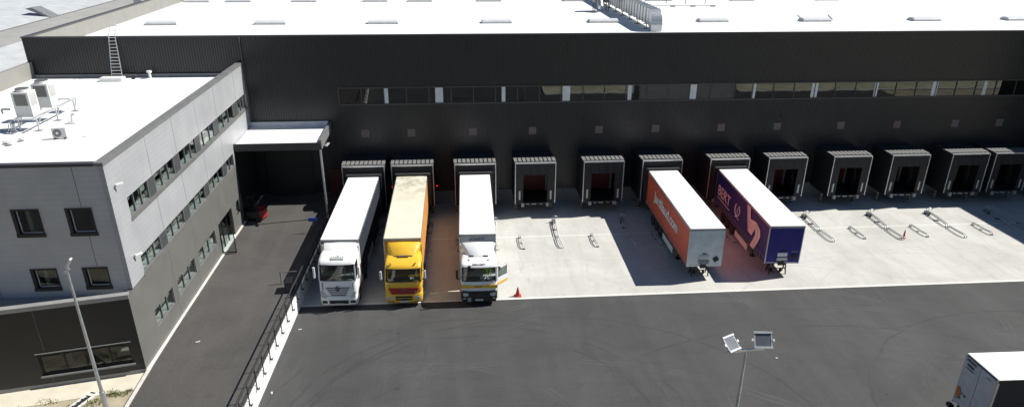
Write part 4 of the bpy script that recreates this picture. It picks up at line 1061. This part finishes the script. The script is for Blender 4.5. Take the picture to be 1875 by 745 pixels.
    for s_ in (-1, 1):
        MB().box(min(s_*.75, s_*1.2), max(s_*.75, s_*1.2), 2.4, 3.7, .4, .95).build('fuel_tank', grey_metal, t, .08)
        MB().box(min(s_*1.0, s_*1.22), max(s_*1.0, s_*1.22), .95, 1.15, .4, .9).build('step', black, t)
        wheel(t, s_*1.05, 1.45, .51, .32, s_); wheel(t, s_*.95, 4.75, .51, .55, s_)
        MB().box(min(s_*.9, s_*1.23), max(s_*.9, s_*1.23), .9, 2.1, 1.03, 1.12).build('wheel_arch', black, t)
    return t
A1 = tractor('white tractor with slatted grille and round three pointed emblem', -10.27, -16.25, -.033, dict(paint=white_p, bumper=white_p, ws0=2.1, ws1=3.18, roof=3.62, kind='slats', dtop=3.83, dy0=1.35, dw=1.0))
A2 = tractor('yellow tractor with dark red grille and roof deflector', -5.95, -16.2, -.017, dict(paint=yellow_p, bumper=yellow_p, ws0=1.82, ws1=2.72, roof=3.15, kind='red', dtop=3.74, dy0=1.25, dw=.72, mirror=white_d))
A3 = tractor('white tractor with yellow stripe, black grille and its door open', -.88, -16.35, -.029, dict(paint=white_p, bumper=black, ws0=1.76, ws1=2.70, roof=3.05, kind='rhomb', dtop=3.60, dy0=1.2, dw=.55, mirror=black, door_open=True))
# open door of A3
dm = Matrix.Translation((1.24, .28, 0)) @ Matrix.Rotation(math.radians(-42), 4, 'Z')
dd = MB().box(-.04, .02, 0, 1.1, .95, 1.85).box(-.04, .02, 0, .07, 1.85, 2.72).box(-.04, .02, 1.02, 1.1, 1.85, 2.5)
dd.bar((-.01, .03, 2.72), (-.01, .8, 2.74), .06, .05).bar((-.01, .8, 2.74), (-.01, 1.07, 2.48), .06, .05)
DR = dd.xf(dm).build('door', white_p, A3)
MB().box(-.015, -.005, .07, 1.02, 1.85, 2.48).xf(dm).build('side_window', glass_cab, DR)
MB().box(.021, .027, .02, 1.08, 1.32, 1.52).box(-.047, -.041, .02, 1.08, 1.32, 1.52).xf(dm).build('yellow_stripe', yellow_p, DR)
MB().box(-.055, -.04, .85, 1.0, 1.12, 1.28).xf(dm).build('handle', black, DR)
MB().box(-.18, -.04, .05, .32, 1.8, 2.1).box(-.2, -.04, .12, .42, 2.25, 2.55).xf(dm).build('mirror', black, DR, .03)
MB().box(-.8, -.2, -.6, .0, 0, .01) if False else None

# papers on dashboards (separate things lying inside)
def sheet_paper(loc, sx, sy, rz, label):
    o = MB().box(-sx, sx, -sy, sy, 0, .012).build('paper_sheet', M('bright paper', (.9, .9, .9), .6)); o.location = loc; o.rotation_euler = (math.radians(20), 0, rz); tag(o, label, 'paper', 'papers on dashboards')
sheet_paper((-.6, -16.05, 1.88), .2, .12, .15, 'left white paper lying behind the windscreen of the open door truck')
sheet_paper((-.15, -16.05, 1.88), .18, .14, -.2, 'right white paper lying behind the windscreen of the open door truck')
sheet_paper((-5.35, -15.95, 1.96), .13, .12, .1, 'white paper behind the windscreen of the yellow tractor')

# ------------------------------------------------------------------ driver
def person(loc, rz, label):
    t = thing('person', label, 'person', loc, rz)
    V = [(0, 0, 0, .15), (0, .0, .18, .135), (0, -.01, .38, .155), (0, -.01, .50, .13), (0, -.02, .58, .055), (0, -.03, .66, .062)]
    verts = [v[:3] for v in V]; rad = [v[3] for v in V]; edges = [(i, i+1) for i in range(5)]
    def chain(start, pts):
        p = start
        for q in pts: verts.append(q[:3]); rad.append(q[3]); edges.append((p, len(verts)-1)); p = len(verts)-1
        return p
    for s_ in (-1, 1):
        h = chain(3, [(s_*.19, -.01, .50, .065), (s_*.25, -.10, .26, .048), (s_*.20, -.34, .24, .036), (s_*.18, -.40, .27, .03)])
        for k, (dx, ln) in enumerate(((-.03, .06), (-.01, .07), (.012, .068), (.032, .055))):
            chain(h, [(s_*.18+dx, -.44, .285, .009), (s_*.18+dx, -.44-ln*.6, .26, .009), (s_*.18+dx, -.44-ln*.5, .235, .008)])
        chain(h, [(s_*.18-s_*.045, -.40, .29, .010), (s_*.18-s_*.055, -.44, .28, .009)])
        chain(0, [(s_*.11, -.06, -.02, .09), (s_*.13, -.45, .02, .07), (s_*.13, -.52, -.38, .05), (s_*.13, -.58, -.42, .045), (s_*.13, -.70, -.44, .035)])
    me = bpy.data.meshes.new('p'); me.from_pydata(verts, edges, []); o = bpy.data.objects.new('p', me); COL.objects.link(o)
    sk = o.modifiers.new('s', 'SKIN'); me.skin_vertices
    for i, v in enumerate(me.skin_vertices[0].data): v.radius = (rad[i], rad[i]); v.use_root = (i == 0)
    ss = o.modifiers.new('u', 'SUBSURF'); ss.levels = 1; ss.render_levels = 1
    bpy.context.view_layer.update()
    me2 = bpy.data.meshes.new_from_object(o.evaluated_get(bpy.context.evaluated_depsgraph_get())); bpy.data.objects.remove(o)
    me2.materials.clear(); me2.materials.append(M('skin', (.45, .27, .19), .6)); me2.materials.append(M('hi-vis vest', (.45, .75, .06), .7)); me2.materials.append(M('work trousers', (.05, .06, .09), .8))
    for p in me2.polygons:
        c = p.center; p.use_smooth = True
        if c.z > .56 or (c.y < -.30 and c.z > .15): p.material_index = 0
        elif c.z > .06 and c.y > -.30: p.material_index = 1
        else: p.material_index = 2
    b = bpy.data.objects.new('body', me2); COL.objects.link(b); b.parent = t
    hd = MB(); rings = []
    for k in range(9):
        a = math.pi*k/8; r = math.sin(a); z = .76-.125*math.cos(a)
        rings.append([(math.cos(2*math.pi*j/16)*.078*r, -.035+math.sin(2*math.pi*j/16)*.098*r, z) for j in range(16)])
    hd.loft(rings, True).bar((0, -.13, .75), (0, -.15, .74), .025, .04).bar((-.025, -.125, .70), (.025, -.125, .70), .012, .012).bar((-.08, -.03, .74), (-.095, -.02, .77), .02, .05).bar((.08, -.03, .74), (.095, -.02, .77), .02, .05)
    hd.build('head', M('skin', (.45, .27, .19), .6), t)
    MB().cyl((-.032, -.128, .775), (-.032, -.134, .775), .012, n=8).cyl((.032, -.128, .775), (.032, -.134, .775), .012, n=8).build('eyes', black, t)
    hr = MB(); rings = []
    for k in range(5, 9):
        a = math.pi*k/8; r = math.sin(a); z = .765-.135*math.cos(a)
        rings.append([(math.cos(2*math.pi*j/16)*.086*r, -.025+math.sin(2*math.pi*j/16)*.104*r, z) for j in range(16)])
    hr.loft(rings, True).build('hair', M('dark hair', (.03, .02, .015), .8), t)
person((-.28, -14.95, 1.62), -.03, 'driver in a bright yellow green vest sitting behind the wheel of the open door truck')

# ------------------------------------------------------------------ light poles
LP = thing('light_pole', 'tall grey light pole with one small angled lamp in front of the office', 'light pole', (-20.45, -28.65, 1.0))
MB().cyl((0, 0, 0), (0, 0, 8.0), .10, .055, 14).cyl((0, 0, 0), (0, 0, 1.3), .15, .13, 14).build('pole', galv, LP)
MB().bar((-.12, -.05, 7.95), (.1, .05, 8.1), .14, .12).build('bracket', galv, LP)
lh = MB().box(-.10, .10, -.30, .30, -.05, .05); lh.xf(Matrix.Translation((.12, .1, 8.35)) @ Matrix.Rotation(math.radians(-55), 4, 'Y') @ Matrix.Rotation(math.radians(80), 4, 'Z'))
lh.build('lamp_head', alu, LP, .02)
MB().cyl((0, 0, 0), (0, 0, .06), .28, n=16).build('base_plate', M('rusty base', (.2, .13, .09), .8), LP)
TP = thing('light_pole', 'slim grey mast carrying two tilted floodlight panels over the yard', 'light pole', (8.51, -37.96, 0))
MB().cyl((0, 0, 0), (0, 0, 9.0), .10, .055, 14).build('pole', galv, TP)
MB().bar((-.75, -.02, 8.92), (.70, .02, 9.0), .09, .07).build('crossarm', galv, TP)
def flood(c, rx, ry, rz):
    m = Matrix.Translation(c) @ Matrix.Rotation(rz, 4, 'Z') @ Matrix.Rotation(rx, 4, 'X') @ Matrix.Rotation(ry, 4, 'Y')
    f = MB().box(-.36, .36, -.33, -.25, -.05, .04).box(-.36, .36, .25, .33, -.05, .04).box(-.34, -.30, -.25, .25, -.04, .01).box(.30, .34, -.25, .25, -.04, .01).xf(m).build('floodlight', M('flood frame grey', (.42, .43, .44), .5), TP)
    fins = MB().box(-.30, .30, -.25, .25, -.03, .0)
    fins.xf(m).build('heat_sink', M('lamp glass grey', (.13, .14, .16), .3, .2), f)
    for s_ in (-1, 1): MB().box(s_*.40-.04, s_*.40+.04, -.05, .05, -.06, .03).xf(m).build('hinge', white_d, f)
flood((-.62, .05, 9.27), math.radians(42), math.radians(8), math.radians(30))
flood((.62, .05, 9.36), math.radians(52), math.radians(0), math.radians(-6))

# steel grating lying in dirt
SG = thing('steel_grating', 'short slotted pale steel grating lying in the dirt beside the light pole', 'grating', (-22.15, -27.55, 1.0), math.radians(-20)); SG.scale = (.75, .9, 1)
MB().bar((-.27, -.95, .05), (-.27, .95, .05), .05, .1).bar((.27, -.95, .05), (.27, .95, .05), .05, .1).build('side_bar', white_d, SG)
rr = MB()
for k in range(6): rr.bar((-.27, -.9+k*.36, .06), (.27, -.9+k*.36, .06), .05, .03)
rr.build('rung', dkgrey, SG); MB().box(-.25, .25, -.92, .92, .003, .01).build('slot_plate', black, SG)

# ------------------------------------------------------------------ office roof equipment
def hvac(loc, label):
    t = thing('hvac_unit', label, 'air conditioning unit', loc, 0, 'tall air conditioning units on the office roof')
    wp = M('ac casing', (.62, .62, .60), .5, 0, .04)
    MB().box(-.5, .5, -.5, .5, 0, 1.5).build('casing', wp, t, .02)
    gp = M('coil grille dark', (.16, .16, .15), .6)
    MB().box(-.36, .36, -.515, -.505, .7, 1.38).build('front_grille', gp, t); MB().box(.505, .515, -.36, .36, .65, 1.38).build('side_grille', M('coil grille pale', (.38, .38, .37), .6), t)
    MB().cyl((0, 0, 1.5), (0, 0, 1.64), .42, .40, 20).build('fan_shroud', wp, t)
    f = MB().cyl((0, 0, 1.62), (0, 0, 1.68), .38, n=20)
    f.build('fan_guard', M('fan guard', (.10, .10, .10), .6), t)
    return t
hvac((-28.45, -12.9, 12.55), 'front one of two tall white air conditioning units on the office roof')
hvac((-28.45, -10.4, 12.55), 'rear one of two tall white air conditioning units on the office roof')
ST = thing('steel_stand', 'galvanised steel stand carrying the two tall air conditioning units', 'stand', (-28.4, -10.8, 11.7))
MB().bar((-.55, -3.0, .8), (-.55, 2.9, .8), .1, .1).bar((.55, -3.0, .8), (.55, 2.9, .8), .1, .1).bar((-.55, -2.9, .8), (.55, -2.9, .8), .08).bar((-.55, 2.8, .8), (.55, 2.8, .8), .08).build('frame', galv, ST)
for y in (-2.6, 0, 2.6):
    for x in (-.55, .55): MB().bar((x, y, 0), (x, y, .8), .08).bar((x, y, .15), (x, y+.5, .75), .05).box(x-.2, x+.2, y-.2, y+.2, 0, .04).build('leg', galv, ST)
MB().box(-.45, .55, 2.2, 2.7, .87, .95).build('top_tray', white_d, ST)
CT = MB()
for k in range(7):
    a = random.random(); CT.tube([(-29.8+a*.8, -13.6, 12.4), (-29.9+a*1.2, -13.9-a*.3, 11.9), (-30.4+a*1.5, -14.0+a*.5, 11.76), (-31.2+a*2.0, -13.6+a*.8, 11.74)], .03, 6)
CT.tube([(-30.2, -12.5, 12.6), (-30.1, -12.7, 12.9), (-29.6, -12.7, 12.9)], .06, 8)
tag(CT.build('pipe_bundle', M('pipe lagging', (.38, .39, .40), .7)), 'tangled dark pipes and cables at the foot of the front tall unit', 'pipes')
AC = thing('small_ac_unit', 'small low outdoor air conditioner with round fan on the office roof', 'air conditioner', (-25.75, -15.3, 11.7), math.radians(8)); AC.scale = (.78, .78, .78)
MB().box(-.5, .5, -.18, .18, .1, .85).build('casing', M('ac casing', (.62, .62, .60), .5), AC, .02)
MB().cyl((-.12, -.2, .48), (-.12, -.18, .48), .30, n=24).build('fan_grille', M('fan grille', (.18, .18, .18), .5), AC)
MB().cyl((-.12, -.215, .48), (-.12, -.2, .48), .09, n=16).build('fan_hub', white_p, AC)
for x in (-.35, .35): MB().box(x-.05, x+.05, -.3, .3, 0, .1).build('foot', rubber, AC)
MB().tube([(.5, 0, .3), (.9, .05, .2), (1.5, .2, .05), (1.8, -.1, .05)], .03, 6).build('hose', white_d, AC)
for i, (x, y) in enumerate(((-28.35, -16.3), (-27.75, -15.7), (-28.55, -16.9), (-28.0, -16.6))):
    o = MB().cyl((0, 0, 0), (0, 0, .12), .10, n=14).cyl((0, 0, .12), (0, 0, .18), .22, .18, 14).build('roof_vent', M('vent cap', (.55, .55, .54), .5)); o.location = (x, y, 11.7)
    tag(o, 'small round vent cap in the cluster near the left edge of the office roof', 'roof vent', 'small round vent caps on the office roof')
o = MB().box(-.25, .25, -.25, .25, 0, .1).tube([(0, 0, .1), (0, 0, .45), (.1, -.05, .58), (.3, -.1, .6)], .08).build('bent_roof_pipe', white_d); o.location = (-26.6, -11.6, 11.7)
tag(o, 'small bent white pipe on the office roof between the small air conditioner and the stand', 'roof pipe')
o = MB().cyl((0, 0, 0), (0, 0, .45), .10).cyl((0, 0, .45), (0, 0, .6), .2, .2).build('vent_pipe', white_p); o.location = (-26.7, 3.2, 11.7)
tag(o, 'short white vent pipe standing against the dark wall on the office roof', 'vent pipe')
o = MB().box(-1.0, .75, -.4, .45, 0, .28).build('roof_hatch', white_p, None, .03); o.location = (-29.2, 2.3, 11.7)
tag(o, 'low white roof hatch at the foot of the roof ladder', 'roof hatch')
o = MB().cyl((0, -.1, .12), (0, .1, .12), .14).build('dark_drum', black); o.location = (-27.9, 2.9, 11.7); tag(o, 'small dark drum beside the ladder foot on the office roof', 'drum')
LD = thing('roof_ladder', 'tall aluminium ladder leaning against the dark warehouse wall from the office roof', 'ladder', (-29.25, 3.1, 11.7))
MB().bar((-.42, 0, 0), (-.24, .75, 3.3), .05, .07).bar((.42, 0, 0), (.24, .75, 3.3), .05, .07).bar((-.24, .75, 3.3), (-.24, 1.5, 3.9), .05).bar((.24, .75, 3.3), (.24, 1.5, 3.9), .05).bar((-.24, 1.5, 3.9), (.24, 1.5, 3.9), .05).bar((-.24, 1.1, 3.58), (.24, 1.1, 3.58), .04).build('stile', alu, LD)
for k in range(13):
    f = k/12.6; MB().bar((-.42+.18*f, .75*f, .15+3.1*f), (.42-.18*f, .75*f, .15+3.1*f), .04).build('rung', alu, LD)
